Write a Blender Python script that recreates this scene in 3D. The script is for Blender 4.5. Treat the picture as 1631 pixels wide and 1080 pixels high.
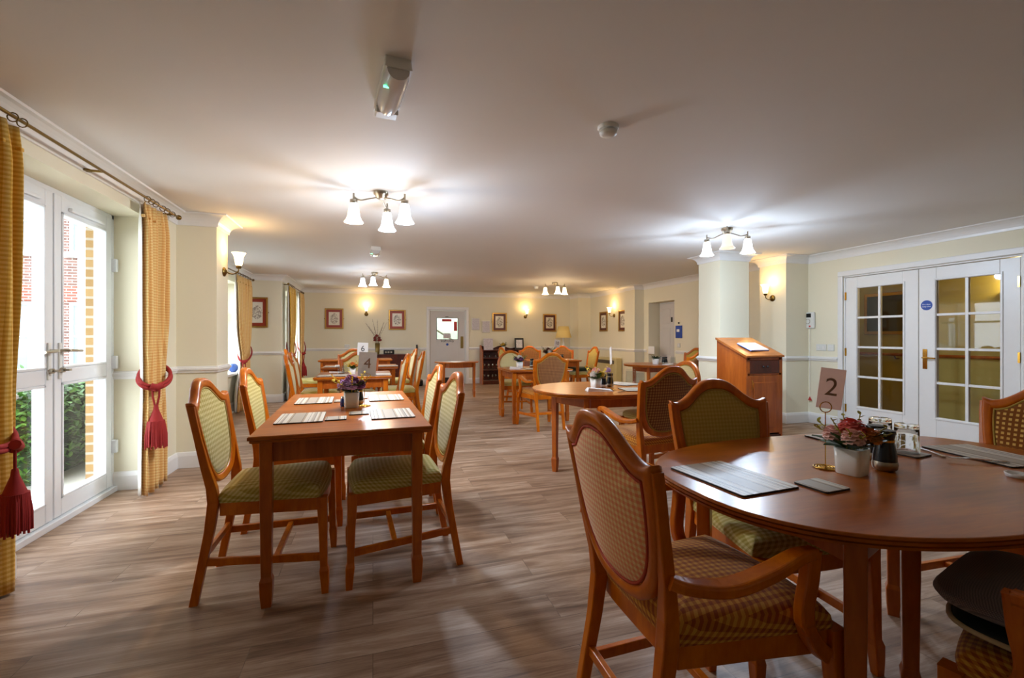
import bpy, bmesh, math, random
from mathutils import Vector, Matrix
random.seed(7)
S = bpy.context.scene
for o in list(bpy.data.objects): bpy.data.objects.remove(o)
COL = S.collection
PI = math.pi
R = math.radians

# ------------------------------------------------------------------ camera, world, exposure
cd = bpy.data.cameras.new('camera'); cam = bpy.data.objects.new('camera', cd); COL.objects.link(cam)
cd.sensor_width = 36; cd.lens = 725 / 1631 * 36; cd.shift_y = -4 / 1631; cd.clip_start = .05
cam.location = (0, 0, 1.2); cam.rotation_euler = (R(90), 0, R(-16.99))
S.camera = cam
S.view_settings.view_transform = 'Standard'; S.view_settings.look = 'None'
S.view_settings.gamma = 1; S.view_settings.use_curve_mapping = False
S.view_settings.exposure = 1.42
S.cycles.use_denoising = True; S.cycles.denoising_prefilter = 'ACCURATE'
S.cycles.max_bounces = 10; S.cycles.diffuse_bounces = 5; S.cycles.transparent_max_bounces = 12
S.cycles.caustics_reflective = False; S.cycles.caustics_refractive = False
S.cycles.sample_clamp_indirect = 6
w = bpy.data.worlds.new('overcast_sky'); S.world = w; w.use_nodes = True
bg = w.node_tree.nodes['Background']; bg.inputs[0].default_value = (.80, .90, 1.0, 1); bg.inputs[1].default_value = 3.3
LAMP = 1.0                                  # scale of all lamps

# ------------------------------------------------------------------ helpers
def link(name, data, parent=None, loc=(0, 0, 0), rz=0):
    o = bpy.data.objects.new(name, data); COL.objects.link(o)
    o.location = loc; o.rotation_euler = (0, 0, rz)
    if parent: o.parent = parent
    return o
def tag(o, label, cat, group=None):
    o['label'] = label; o['category'] = cat
    if group: o['group'] = group
    return o
def thing(name, label, cat, loc=(0, 0, 0), rz=0, group=None):
    return tag(link(name, None, None, loc, rz), label, cat, group)
def struct(o): o['kind'] = 'structure'; return o

class MB:
    def __init__(s): s.v = []; s.f = []; s.sm = []
    def add(s, vs, fs, smooth=False):
        b = len(s.v); s.v += [tuple(v) for v in vs]
        for f in fs: s.f.append([b + i for i in f]); s.sm.append(smooth)
        return s
    def box(s, c, d, rz=0):
        x, y, z = (k / 2 for k in d); cs, sn = math.cos(rz), math.sin(rz)
        vs = []
        for a in (-1, 1):
            for b in (-1, 1):
                for e in (-1, 1):
                    px, py = a * x, b * y
                    vs.append((c[0] + px * cs - py * sn, c[1] + px * sn + py * cs, c[2] + e * z))
        return s.add(vs, [(0, 1, 3, 2), (4, 6, 7, 5), (0, 4, 5, 1), (2, 3, 7, 6), (0, 2, 6, 4), (1, 5, 7, 3)])
    def bb(s, x0, x1, y0, y1, z0, z1):
        return s.box(((x0 + x1) / 2, (y0 + y1) / 2, (z0 + z1) / 2), (x1 - x0, y1 - y0, z1 - z0))
    def loft(s, rings, closed=True, caps=True, smooth=True, loop=False):
        n = len(rings[0]); vs = [p for r in rings for p in r]; fs = []
        m = len(rings)
        for i in range(m if loop else m - 1):
            a, b = i * n, ((i + 1) % m) * n
            for j in range(n if closed else n - 1):
                k = (j + 1) % n
                fs.append((a + j, a + k, b + k, b + j))
        s.add(vs, fs, smooth)
        if caps and not loop:
            s.add(rings[0], [tuple(range(n))[::-1]]); s.add(rings[-1], [tuple(range(n))])
        return s
    def tube(s, path, r, n=8, caps=True, loop=False):
        path = [Vector(p) for p in path]; rs = r if isinstance(r, (list, tuple)) else [r] * len(path)
        rings = []; up = None; m = len(path)
        for i, p in enumerate(path):
            if loop: t = path[(i + 1) % m] - path[i - 1]
            else: t = path[min(i + 1, m - 1)] - path[max(i - 1, 0)]
            t.normalize()
            if up is None:
                up = Vector((0, 0, 1)) if abs(t.z) < .9 else Vector((1, 0, 0))
            a = (up - t * up.dot(t)).normalized(); up = a; b = t.cross(a)
            rings.append([p + (a * math.cos(2 * PI * k / n) + b * math.sin(2 * PI * k / n)) * rs[i] for k in range(n)])
        return s.loft(rings, True, caps, True, loop)
    def post(s, path):              # path of (x, y, z, size_x, size_y): square section in plan
        rings = [[(x - a / 2, y - b / 2, z), (x + a / 2, y - b / 2, z), (x + a / 2, y + b / 2, z), (x - a / 2, y + b / 2, z)] for x, y, z, a, b in path]
        return s.loft(rings, True, True, False)
    def bar(s, path, wd):           # flat section swept along any path: (width sideways, thickness)
        path = [Vector(p) for p in path]; rings = []; m = len(path)
        for i, p in enumerate(path):
            t = (path[min(i + 1, m - 1)] - path[max(i - 1, 0)]).normalized()
            ref = Vector((0, 0, 1)) if abs(t.z) < .95 else Vector((1, 0, 0))
            a = t.cross(ref).normalized(); b = a.cross(t)
            ww, dd = wd[i] if isinstance(wd, list) else wd
            rings.append([p + a * (ca * ww / 2) + b * (cb * dd / 2) for ca, cb in ((-1, -1), (1, -1), (1, 1), (-1, 1))])
        return s.loft(rings, True, True, False)
    def lathe(s, prof, n=20, c=(0, 0, 0), caps=True, smooth=True):
        rings = [[(c[0] + r * math.cos(2 * PI * k / n), c[1] + r * math.sin(2 * PI * k / n), c[2] + z) for k in range(n)] for r, z in prof]
        return s.loft(rings, True, caps, smooth)
    def prism(s, poly, z0, z1, smooth=False):
        return s.loft([[(x, y, z0) for x, y in poly], [(x, y, z1) for x, y in poly]], True, True, smooth)
    def xprism(s, poly, x0, x1):    # poly in (y, z)
        return s.loft([[(x0, y, z) for y, z in poly], [(x1, y, z) for y, z in poly]], True, True, False)
    def ball(s, c, r, n=10, m=7, sq=(1, 1, 1)):
        rings = []
        for i in range(1, m):
            a = PI * i / m
            rings.append([(c[0] + sq[0] * r * math.sin(a) * math.cos(2 * PI * k / n), c[1] + sq[1] * r * math.sin(a) * math.sin(2 * PI * k / n), c[2] - sq[2] * r * math.cos(a)) for k in range(n)])
        return s.loft(rings, True, True, True)
    def mesh(s, name, mat, bevel=0, seg=2):
        me = bpy.data.meshes.new(name); me.from_pydata(s.v, [], s.f)
        for p, q in zip(me.polygons, s.sm): p.use_smooth = q
        bm = bmesh.new(); bm.from_mesh(me)
        bmesh.ops.recalc_face_normals(bm, faces=bm.faces)
        if bevel:
            es = [e for e in bm.edges if len(e.link_faces) == 2 and e.calc_face_angle(0) > R(28) and not (e.link_faces[0].smooth and e.link_faces[1].smooth)]
            bmesh.ops.bevel(bm, geom=es, offset=bevel, segments=seg, profile=.5, affect='EDGES', clamp_overlap=True)
        bm.to_mesh(me); bm.free()
        if mat: me.materials.append(mat)
        return me
    def obj(s, name, mat, parent=None, bevel=0, loc=(0, 0, 0), rz=0, seg=2):
        return link(name, s.mesh(name, mat, bevel, seg), parent, loc, rz)

def catmull(pts, k=6, closed=False):
    out = []; n = len(pts)
    for i in range(n if closed else n - 1):
        g = (lambda j: pts[j % n]) if closed else (lambda j: pts[max(0, min(n - 1, j))])
        p0, p1, p2, p3 = g(i - 1), g(i), g(i + 1), g(i + 2)
        for q in range(k):
            t = q / k
            out.append(tuple(.5 * (2 * b + (c - a) * t + (2 * a - 5 * b + 4 * c - d) * t * t + (3 * b - a - 3 * c + d) * t ** 3) for a, b, c, d in zip(p0, p1, p2, p3)))
    if not closed: out.append(tuple(pts[-1]))
    return out

# ------------------------------------------------------------------ materials
def lin(c):
    f = lambda v: v / 12.92 if v <= .04045 else ((v + .055) / 1.055) ** 2.4
    return tuple(f(k / 255) for k in c) + (1,)
class NT:
    def __init__(s, name):
        s.m = bpy.data.materials.new(name); s.m.use_nodes = True; s.t = s.m.node_tree
        s.b = s.t.nodes['Principled BSDF']
    def n(s, typ, **kw):
        nd = s.t.nodes.new(typ)
        for k, v in kw.items():
            if k in nd.inputs: nd.inputs[k].default_value = v
            else: setattr(nd, k, v)
        return nd
    def l(s, a, b): s.t.links.new(a, b)
    def coord(s, scale=(1, 1, 1), rot=(0, 0, 0), kind='Object'):
        c = s.n('ShaderNodeTexCoord'); mp = s.n('ShaderNodeMapping')
        mp.inputs['Scale'].default_value = scale; mp.inputs['Rotation'].default_value = rot
        s.l(c.outputs[kind], mp.inputs['Vector']); return mp.outputs['Vector']
    def math(s, op, a, b=None):
        nd = s.n('ShaderNodeMath', operation=op)
        for i, q in enumerate((a, b)):
            if q is None: continue
            if hasattr(q, 'links'): s.l(q, nd.inputs[i])
            else: nd.inputs[i].default_value = q
        return nd.outputs[0]
    def mix(s, f, a, b):
        nd = s.n('ShaderNodeMix', data_type='RGBA')
        for i, q in ((0, f), (6, a), (7, b)):
            if hasattr(q, 'links'): s.l(q, nd.inputs[i])
            else: nd.inputs[i].default_value = q
        return nd.outputs[2]
    def ramp(s, f, stops):
        nd = s.n('ShaderNodeValToRGB'); s.l(f, nd.inputs[0])
        e = nd.color_ramp.elements
        while len(e) < len(stops): e.new(.5)
        for k, (p, c) in zip(e, stops): k.position = p; k.color = c
        return nd.outputs[0]
    def bump(s, h, st=.2, d=.002):
        nd = s.n('ShaderNodeBump', Strength=st, Distance=d); s.l(h, nd.inputs['Height']); s.l(nd.outputs[0], s.b.inputs['Normal'])
def plain(name, c, rough=.5, metal=0, spec=.5, coat=0, emit=None, es=0):
    q = NT(name); b = q.b
    b.inputs['Base Color'].default_value = lin(c); b.inputs['Roughness'].default_value = rough
    b.inputs['Metallic'].default_value = metal; b.inputs['Specular IOR Level'].default_value = spec
    if coat: b.inputs['Coat Weight'].default_value = coat; b.inputs['Coat Roughness'].default_value = .12
    if emit: b.inputs['Emission Color'].default_value = lin(emit); b.inputs['Emission Strength'].default_value = es
    # a little unevenness so no surface is a flat fill
    nz = q.n('ShaderNodeTexNoise', Scale=14.0, Detail=3.0); q.l(q.coord(), nz.inputs['Vector'])
    dark = tuple(k * .9 for k in lin(c)[:3]) + (1,)
    q.l(q.mix(q.math('MULTIPLY', nz.outputs[0], .5), lin(c), dark), b.inputs['Base Color'])
    return q.m
def wood(name, c1, c2, scale, rough=.3, coat=.3):
    q = NT(name); v = q.coord(scale)
    nz = q.n('ShaderNodeTexNoise', Scale=1.0, Detail=8.0, Roughness=.62, Distortion=.35); q.l(v, nz.inputs['Vector'])
    n2 = q.n('ShaderNodeTexNoise', Scale=4.5, Detail=5.0, Roughness=.6); q.l(v, n2.inputs['Vector'])
    f = q.math('ADD', q.math('MULTIPLY', nz.outputs[0], .7), q.math('MULTIPLY', n2.outputs[0], .3))
    q.l(q.ramp(f, [(.34, lin(c1)), (.5, lin(tuple((a + b) / 2 for a, b in zip(c1, c2)))), (.66, lin(c2))]), q.b.inputs['Base Color'])
    q.b.inputs['Roughness'].default_value = rough; q.b.inputs['Specular IOR Level'].default_value = .3; q.b.inputs['Coat Weight'].default_value = coat; q.b.inputs['Coat Roughness'].default_value = .15
    return q.m
def check(name, c0, c1, c2, k, ax='xy', rough=.85, dots=False, noise=.35):
    """woven check cloth: c0 ground, c1 one thread band, c2 where both bands cross"""
    q = NT(name); sp = q.n('ShaderNodeSeparateXYZ'); q.l(q.coord(), sp.inputs[0])
    a = sp.outputs['XYZ'.index(ax[0].upper())]; b = sp.outputs['XYZ'.index(ax[1].upper())]
    if ax == 'xy': a, b = q.math('SUBTRACT', a, sp.outputs[2]), q.math('SUBTRACT', b, sp.outputs[2])
    sq = lambda u, th=.5: q.math('GREATER_THAN', q.math('FRACT', q.math('MULTIPLY', q.math('ADD', u, 10), k)), th)
    A, B = sq(a), sq(b)
    if dots: col = q.mix(q.math('MULTIPLY', A, B), lin(c0), lin(c2))
    else: col = q.mix(q.math('MULTIPLY', A, B), q.mix(q.math('MAXIMUM', A, B), lin(c0), lin(c1)), lin(c2))
    nz = q.n('ShaderNodeTexNoise', Scale=260.0, Detail=2.0); q.l(q.coord(), nz.inputs['Vector'])
    col = q.mix(q.math('MULTIPLY', nz.outputs[0], .25), col, lin(tuple(v * .82 for v in c0)))
    q.l(col, q.b.inputs['Base Color']); q.b.inputs['Roughness'].default_value = rough; q.b.inputs['Sheen Weight'].default_value = .25
    q.b.inputs['Specular IOR Level'].default_value = .2
    q.bump(nz.outputs[0], .25, .001)
    return q.m
def glass_thin(name, tint=(1, 1, 1), refl=1.45, base=.03, rough=.02):
    q = NT(name); t = q.t; t.nodes.remove(q.b)
    tr = q.n('ShaderNodeBsdfTransparent', Color=tint + (1,)); gl = q.n('ShaderNodeBsdfGlossy', Roughness=rough)
    lw = q.n('ShaderNodeLayerWeight', Blend=.5); mx = q.n('ShaderNodeMixShader')
    q.l(q.math('ADD', q.math('MULTIPLY', q.math('POWER', lw.outputs['Facing'], 5), .6), base), mx.inputs[0]); q.l(tr.outputs[0], mx.inputs[1]); q.l(gl.outputs[0], mx.inputs[2])
    q.l(mx.outputs[0], t.nodes['Material Output'].inputs[0]); return q.m
def glass_solid(name):
    q = NT(name); q.b.inputs['Base Color'].default_value = (.98, .99, .98, 1); q.b.inputs['Transmission Weight'].default_value = 1
    q.b.inputs['Roughness'].default_value = .01; q.b.inputs['IOR'].default_value = 1.45; return q.m
def glow(name, c, st):
    q = NT(name); q.b.inputs['Base Color'].default_value = lin((235, 232, 222)); q.b.inputs['Roughness'].default_value = .4
    q.b.inputs['Emission Color'].default_value = lin(c); q.b.inputs['Emission Strength'].default_value = st; return q.m

def wall_mat(name, c):
    q = NT(name); nz = q.n('ShaderNodeTexNoise', Scale=3.0, Detail=4.0); q.l(q.coord(), nz.inputs['Vector'])
    fine = q.n('ShaderNodeTexNoise', Scale=180.0, Detail=2.0); q.l(q.coord(), fine.inputs['Vector'])
    q.l(q.mix(q.math('MULTIPLY', nz.outputs[0], .5), lin(c), lin(tuple(k * .97 for k in c))), q.b.inputs['Base Color'])
    q.b.inputs['Roughness'].default_value = .75; q.b.inputs['Specular IOR Level'].default_value = .25
    q.bump(fine.outputs[0], .06, .001); return q.m
def floor_mat():
    q = NT('plank_floor'); v = q.coord()
    br = q.n('ShaderNodeTexBrick', Scale=1.0); br.offset = .37; br.squash = 1
    for k, val in (('Mortar Size', .0016), ('Brick Width', 1.22), ('Row Height', .18), ('Bias', 0.0)): br.inputs[k].default_value = val
    br.inputs['Color1'].default_value = (0, 0, 0, 1); br.inputs['Color2'].default_value = (1, 1, 1, 1); br.inputs['Mortar'].default_value = (.5, .5, .5, 1)
    q.l(v, br.inputs['Vector'])
    # streaky grain along the planks; each plank takes its own slice of the noise
    add = q.n('ShaderNodeVectorMath', operation='ADD'); sc = q.n('ShaderNodeVectorMath', operation='MULTIPLY')
    q.l(br.outputs['Color'], sc.inputs[0]); sc.inputs[1].default_value = (0, 0, 7)
    q.l(q.coord((.9, 9, 1)), add.inputs[0]); q.l(sc.outputs[0], add.inputs[1])
    n1 = q.n('ShaderNodeTexNoise', Scale=1.3, Detail=6.0, Roughness=.6, Distortion=.9); q.l(add.outputs[0], n1.inputs['Vector'])
    n2 = q.n('ShaderNodeTexNoise', Scale=1.0, Detail=5.0, Roughness=.7, Distortion=.3); q.l(q.coord((7, 150, 1)), n2.inputs['Vector'])
    f = q.math('ADD', q.math('MULTIPLY', n1.outputs[0], .72), q.math('MULTIPLY', n2.outputs[0], .28))
    col = q.ramp(f, [(.33, lin((96, 70, 52))), (.45, lin((140, 110, 87))), (.56, lin((176, 149, 126))), (.68, lin((206, 187, 169)))])
    pl = q.math('MULTIPLY', br.outputs['Color'], .22)
    col = q.mix(pl, col, lin((128, 104, 84)))
    col = q.mix(q.math('MULTIPLY', br.outputs['Fac'], .55), col, lin((80, 62, 48)))
    q.l(col, q.b.inputs['Base Color'])
    q.l(q.math('ADD', q.math('MULTIPLY', n2.outputs[0], .2), .36), q.b.inputs['Roughness'])
    q.b.inputs['Specular IOR Level'].default_value = .45
    q.bump(n2.outputs[0], .08, .001); return q.m
def brick_mat(name, c1, c2, mortar, ax='xz'):
    q = NT(name); sp = q.n('ShaderNodeSeparateXYZ'); cb = q.n('ShaderNodeCombineXYZ'); q.l(q.coord(), sp.inputs[0])
    q.l(sp.outputs['XYZ'.index(ax[0].upper())], cb.inputs[0]); q.l(sp.outputs['XYZ'.index(ax[1].upper())], cb.inputs[1])
    br = q.n('ShaderNodeTexBrick', Scale=1.0)
    for k, val in (('Mortar Size', .010), ('Brick Width', .225), ('Row Height', .075)): br.inputs[k].default_value = val
    br.inputs['Color1'].default_value = lin(c1); br.inputs['Color2'].default_value = lin(c2); br.inputs['Mortar'].default_value = lin(mortar)
    q.l(cb.outputs[0], br.inputs['Vector']); q.l(br.outputs[0], q.b.inputs['Base Color']); q.b.inputs['Roughness'].default_value = .9; return q.m
def mat_stripes():   # place mats: grey and cream bands with thin dark lines along local x
    q = NT('striped_mat_top'); sp = q.n('ShaderNodeSeparateXYZ'); q.l(q.coord(), sp.inputs[0]); y = sp.outputs[1]
    u = q.math('ADD', q.math('DIVIDE', sp.outputs[0], .225), .5)
    W, G, B, D = lin((214, 206, 192)), lin((176, 164, 148)), lin((168, 146, 118)), lin((66, 58, 54))
    rp = q.n('ShaderNodeValToRGB'); q.l(u, rp.inputs[0]); rp.color_ramp.interpolation = 'CONSTANT'
    st = [(0, W), (.07, D), (.082, W), (.12, G), (.16, D), (.17, W), (.26, B), (.30, D), (.312, G), (.55, D), (.562, B), (.6, W), (.68, D), (.69, W), (.74, G), (.80, D), (.812, W), (.86, B), (.90, D), (.91, W)]
    e = rp.color_ramp.elements
    while len(e) < len(st): e.new(.5)
    for k, (p, c) in zip(e, st): k.position = p; k.color = c
    q.l(rp.outputs[0], q.b.inputs['Base Color']); q.b.inputs['Roughness'].default_value = .4; q.b.inputs['Specular IOR Level'].default_value = .35; return q.m
def print_mat(name, base, ink, k=26):   # an old engraving: soft inky patch in the middle of pale paper
    q = NT(name); v = q.coord(); nz = q.n('ShaderNodeTexNoise', Scale=float(k), Detail=6.0, Roughness=.7); q.l(v, nz.inputs['Vector'])
    ln = q.n('ShaderNodeVectorMath', operation='LENGTH'); q.l(q.coord((7.5, 7.5, 5.5)), ln.inputs[0])
    msk = q.math('SUBTRACT', 1.02, ln.outputs['Value'])
    f = q.math('MULTIPLY', q.math('GREATER_THAN', nz.outputs[0], .5), q.math('GREATER_THAN', q.math('ADD', msk, q.math('MULTIPLY', nz.outputs[0], .5)), .62))
    q.l(q.mix(f, lin(base), lin(ink)), q.b.inputs['Base Color']); q.b.inputs['Roughness'].default_value = .25; return q.m
def text_lines(name, paper, ink, k=60):   # close-set lines of print too small to read
    q = NT(name); sp = q.n('ShaderNodeSeparateXYZ'); q.l(q.coord(), sp.inputs[0])
    a = q.math('GREATER_THAN', q.math('FRACT', q.math('MULTIPLY', sp.outputs[2], k)), .62)
    nz = q.n('ShaderNodeTexNoise', Scale=55.0, Detail=1.0); q.l(q.coord((1, 1, .6)), nz.inputs['Vector'])
    f = q.math('MULTIPLY', a, q.math('GREATER_THAN', nz.outputs[0], .46))
    q.l(q.mix(q.math('MULTIPLY', f, .55), lin(paper), lin(ink)), q.b.inputs['Base Color']); q.b.inputs['Roughness'].default_value = .6; return q.m

M = {}
M['wall'] = wall_mat('cream_wall', (232, 225, 200)); M['ceil'] = wall_mat('ceiling_white', (230, 228, 224))
M['trim'] = plain('white_gloss', (232, 230, 226), .35); M['upvc'] = plain('upvc_white', (226, 229, 232), .3)
M['floor'] = floor_mat()
M['chairwood'] = wood('cherry_chair', (172, 80, 0), (216, 120, 6), (9, 9, 2.5), .3, .12)
M['tablewood'] = wood('cherry_table_leg', (152, 70, 6), (194, 106, 20), (10, 10, 2), .3, .35)
M['tabletop'] = wood('cherry_table_top', (148, 72, 6), (190, 104, 18), (16, 2.2, 10), .28, .12)
M['tabletopx'] = wood('cherry_table_top_across', (148, 72, 6), (190, 104, 18), (2.2, 16, 10), .28, .12)
M['darkwood'] = wood('dark_mahogany', (60, 22, 12), (96, 38, 20), (8, 8, 2), .35, .3)
M['redwood'] = wood('red_yew', (140, 64, 14), (184, 98, 32), (14, 14, 1.6), .3, .4)
G0, G1, G2 = (166, 146, 56), (192, 176, 98), (216, 203, 142)
M['green_seat'] = check('green_gold_check', G0, G1, G2, 46, 'xy'); M['green_back'] = check('green_gold_check_back', G0, G1, G2, 46, 'yz')
M['gold_back'] = check('gold_plain_back', (176, 150, 62), (186, 160, 74), (196, 172, 92), 60, 'yz')
M['cream_back'] = check('cream_plain_back', (212, 196, 140), (218, 204, 150), (226, 212, 164), 60, 'yz')
M['pink_lit_back'] = check('pink_check_back', (242, 142, 100), (244, 182, 120), (250, 220, 158), 60, 'yz')
M['rust_seat'] = check('rust_check_seat', (150, 74, 14), (188, 116, 26), (218, 162, 58), 48, 'xy')
M['brown_shaded_back'] = check('brown_check_back', (112, 62, 30), (140, 88, 46), (176, 128, 74), 52, 'yz')
M['dot_back'] = check('brown_dot_back', (128, 72, 18), (128, 72, 18), (226, 186, 96), 46, 'yz', dots=True)
M['red_braid'] = plain('red_braid', (176, 62, 36), .8)
M['gold_braid'] = plain('gold_braid', (170, 140, 60), .8)
M['curtain'] = check('gold_check_curtain', (196, 144, 40), (214, 168, 70), (232, 196, 112), 46, 'yz')
M['curtain2'] = check('pale_gold_check_curtain', (214, 160, 92), (224, 182, 112), (236, 210, 146), 46, 'yz')
M['lining'] = plain('curtain_lining', (226, 222, 212), .9)
M['tassel'] = plain('crimson_cord', (150, 28, 26), .8)
M['brass'] = plain('antique_brass', (128, 104, 56), .32, 1); M['gold'] = plain('polished_brass', (214, 166, 72), .2, 1)
M['nickel'] = plain('satin_nickel', (170, 160, 142), .32, 1); M['steel'] = plain('cutlery_steel', (200, 200, 200), .15, 1)
M['white'] = plain('white_ceramic', (236, 234, 228), .2); M['black'] = plain('black_plastic', (14, 15, 18), .25)
M['paper'] = plain('paper_white', (232, 230, 226), .7); M['plastic'] = plain('white_plastic', (222, 222, 216), .4)
M['leaf'] = plain('leaf_green', (52, 92, 36), .45); M['leafd'] = plain('leaf_dark', (28, 58, 32), .45); M['leafy'] = plain('yellow_sprig', (206, 176, 40), .6)
M['glass'] = glass_thin('window_glass'); M['tumbler'] = glass_solid('clear_tumbler'); M['thinglass'] = glass_thin('wine_glass', (.93, .95, .95), 1.5)
M['stemglass'] = glass_thin('stem_glass', (.9, .92, .92), 1.5, .16, .08)
M['cool'] = glow('cool_lamp_glass', (222, 236, 255), 2.6 * LAMP); M['warmc'] = glow('warm_lamp_glass', (255, 222, 172), 1.6 * LAMP)
M['dim'] = glow('dim_lamp_glass', (236, 214, 190), .35 * LAMP); M['warm'] = glow('warm_wall_lamp_glass', (255, 216, 150), 1.9 * LAMP)
M['mattop'] = mat_stripes(); M['matedge'] = plain('mat_edge', (34, 22, 18), .5)

# ------------------------------------------------------------------ room shell
ZC = 2.32; YB = 11.4; XR = 5.85
struct(MB().bb(-2.1, 6.3, -3.2, 11.7, -.12, 0).obj('floor', M['floor']))
struct(MB().bb(-2.8, 6.3, -3.2, 11.7, ZC, ZC + .15).obj('ceiling', M['ceil']))
wl = MB()
wl.bb(-2.06, -1.71, -3.2, 2.88, 0, ZC).bb(-2.06, -1.71, 2.88, 4.30, 2.14, ZC).bb(-2.06, -1.71, 4.30, 5.19, 0, ZC)
wl.bb(-1.71, -1.39, 4.85, 5.19, 0, ZC)
wl.bb(-2.48, -2.06, 5.19, 5.9, 0, ZC).bb(-2.48, -2.15, 5.1, 5.9, 0, ZC)
wl.bb(-2.48, -2.15, 5.9, 8.65, 0, .6).bb(-2.48, -2.15, 5.9, 8.65, 2.08, ZC).bb(-2.48, -2.15, 8.65, 9.2, 0, ZC)
wl.bb(-2.48, -1.6, 9.2, 9.6, 0, ZC).bb(-1.93, -1.6, 9.6, 11.0, 0, .6).bb(-1.93, -1.6, 9.6, 11.0, 2.08, ZC).bb(-1.93, -1.6, 11.0, 11.7, 0, ZC)
struct(wl.obj('wall_left', M['wall']))
wb = MB().bb(-1.6, 1.34, YB, YB + .2, 0, ZC).bb(2.26, 6.3, YB, YB + .2, 0, ZC).bb(1.34, 2.26, YB, YB + .2, 1.87, ZC)
struct(wb.obj('wall_back', M['wall']))
wr = MB().bb(5.145, 6.2, 10.9, YB, 0, ZC).bb(5.5, 6.2, 9.06, 10.9, 0, ZC).bb(5.42, 6.2, 8.65, 9.06, 0, ZC)
wr.bb(5.65, 6.2, 8.476, 8.65, 0, ZC).bb(5.65, 6.2, 7.6, 8.476, 1.92, ZC).bb(5.95, 6.2, 7.6, 8.476, 0, 1.92).bb(5.65, 6.2, 5.35, 7.6, 0, ZC)
wr.bb(5.45, 6.2, 4.9, 5.35, 0, ZC)
D0, D1 = 2.69, 4.40
wr.bb(XR, XR + .14, D1, 4.9, 0, ZC).bb(XR, XR + .14, D0, D1, 1.98, ZC).bb(XR, XR + .14, -3.2, D0, 0, ZC)
struct(wr.obj('wall_right', M['wall']))
struct(MB().bb(-2.06, 6.2, -3.4, -3.2, 0, ZC).obj('wall_rear', M['wall']))
struct(MB().bb(4.41, 4.89, 4.978, 5.39, 0, ZC).obj('wall_pillar', M['wall']))

def run(name, path, prof, mat, closed=False):
    """moulding: profile of (out from wall, z) swept along the foot of the walls, room on the right-hand side"""
    n = len(path); rings = []
    for i in range(n):
        p = Vector(path[i])
        def nrm(a, b):
            d = (Vector(b) - Vector(a)).normalized(); return Vector((d.y, -d.x))
        n1 = nrm(path[i - 1], path[i]) if (i > 0 or closed) else None
        n2 = nrm(path[i], path[(i + 1) % n]) if (i < n - 1 or closed) else None
        if n1 is None: o = n2
        elif n2 is None: o = n1
        else: o = (n1 + n2) / (1 + n1.dot(n2))
        rings.append([(p.x + o.x * a, p.y + o.y * a, z) for a, z in prof])
    m = MB(); m.loft(rings, True, not closed, False, closed)
    return struct(m.obj(name, mat))
cov = [(0, ZC - .105), (.012, ZC - .105)] + [(.012 + .093 * (1 - math.cos(t)), ZC - .105 + .093 * math.sin(t)) for t in [PI / 2 * k / 6 for k in range(7)]] + [(.11, ZC - .001), (0, ZC - .001)]
LP = [(-1.71, -3.2), (-1.71, 4.85), (-1.39, 4.85), (-1.39, 5.19), (-2.15, 5.19), (-2.15, 9.2), (-1.6, 9.2), (-1.6, YB)]
RP = [(5.145, YB), (5.145, 10.9), (5.5, 10.9), (5.5, 9.06), (5.42, 9.06), (5.42, 8.65), (5.65, 8.65), (5.65, 5.35), (5.45, 5.35), (5.45, 4.9), (XR, 4.9), (XR, -3.2)]
run('trim_1', LP + RP, cov, M['trim'])
PL = [(4.41, 4.978), (4.89, 4.978), (4.89, 5.39), (4.41, 5.39)]
run('trim_2', PL, cov, M['trim'], True)
dado = [(0, .865), (.012, .868), (.016, .885), (.026, .893), (.026, .908), (.014, .916), (.012, .925), (0, .928)]
skirt = [(0, .001), (.018, .001), (.018, .11), (.014, .125), (.009, .14), (0, .145)]
run('trim_3', [(-1.71, -3.2), (-1.71, 2.88)], dado, M['trim'])
run('trim_4', [(-1.93, 4.30)] + [(-1.71, 4.30)] + LP[1:5] + [(-2.15, 5.9)], dado, M['trim'])
run('trim_5', [(-2.15, 8.65), (-2.15, 9.2), (-1.6, 9.2), (-1.6, 9.6)], dado, M['trim'])
run('trim_6', [(-1.6, 11.0), (-1.6, YB), (1.27, YB)], dado, M['trim'])
run('trim_7', [(2.33, YB)] + RP[:7] + [(5.65, 8.53)], dado, M['trim'])
run('trim_8', [(5.65, 7.55)] + RP[7:11] + [(XR, D1 + .07)], dado, M['trim'])
run('trim_9', [(XR, D0 - .07), (XR, -3.2)], dado, M['trim'])
run('trim_10', PL, dado, M['trim'], True)
run('baseboard_left', [(-1.93, 4.30), (-1.71, 4.30)] + LP[1:] + [(1.27, YB)], skirt, M['trim'])
run('baseboard_entrance', [(-1.71, -3.2), (-1.71, 2.88)], skirt, M['trim'])
run('baseboard_back', [(2.33, YB)] + RP[:7] + [(5.65, 8.476)], skirt, M['trim'])
run('baseboard_right', [(5.65, 7.6)] + RP[7:11] + [(XR, D1 + .07)], skirt, M['trim'])
run('baseboard_rear', [(XR, D0 - .07), (XR, -3.2)], skirt, M['trim'])
run('baseboard_pillar', PL, skirt, M['trim'], True)

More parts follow.
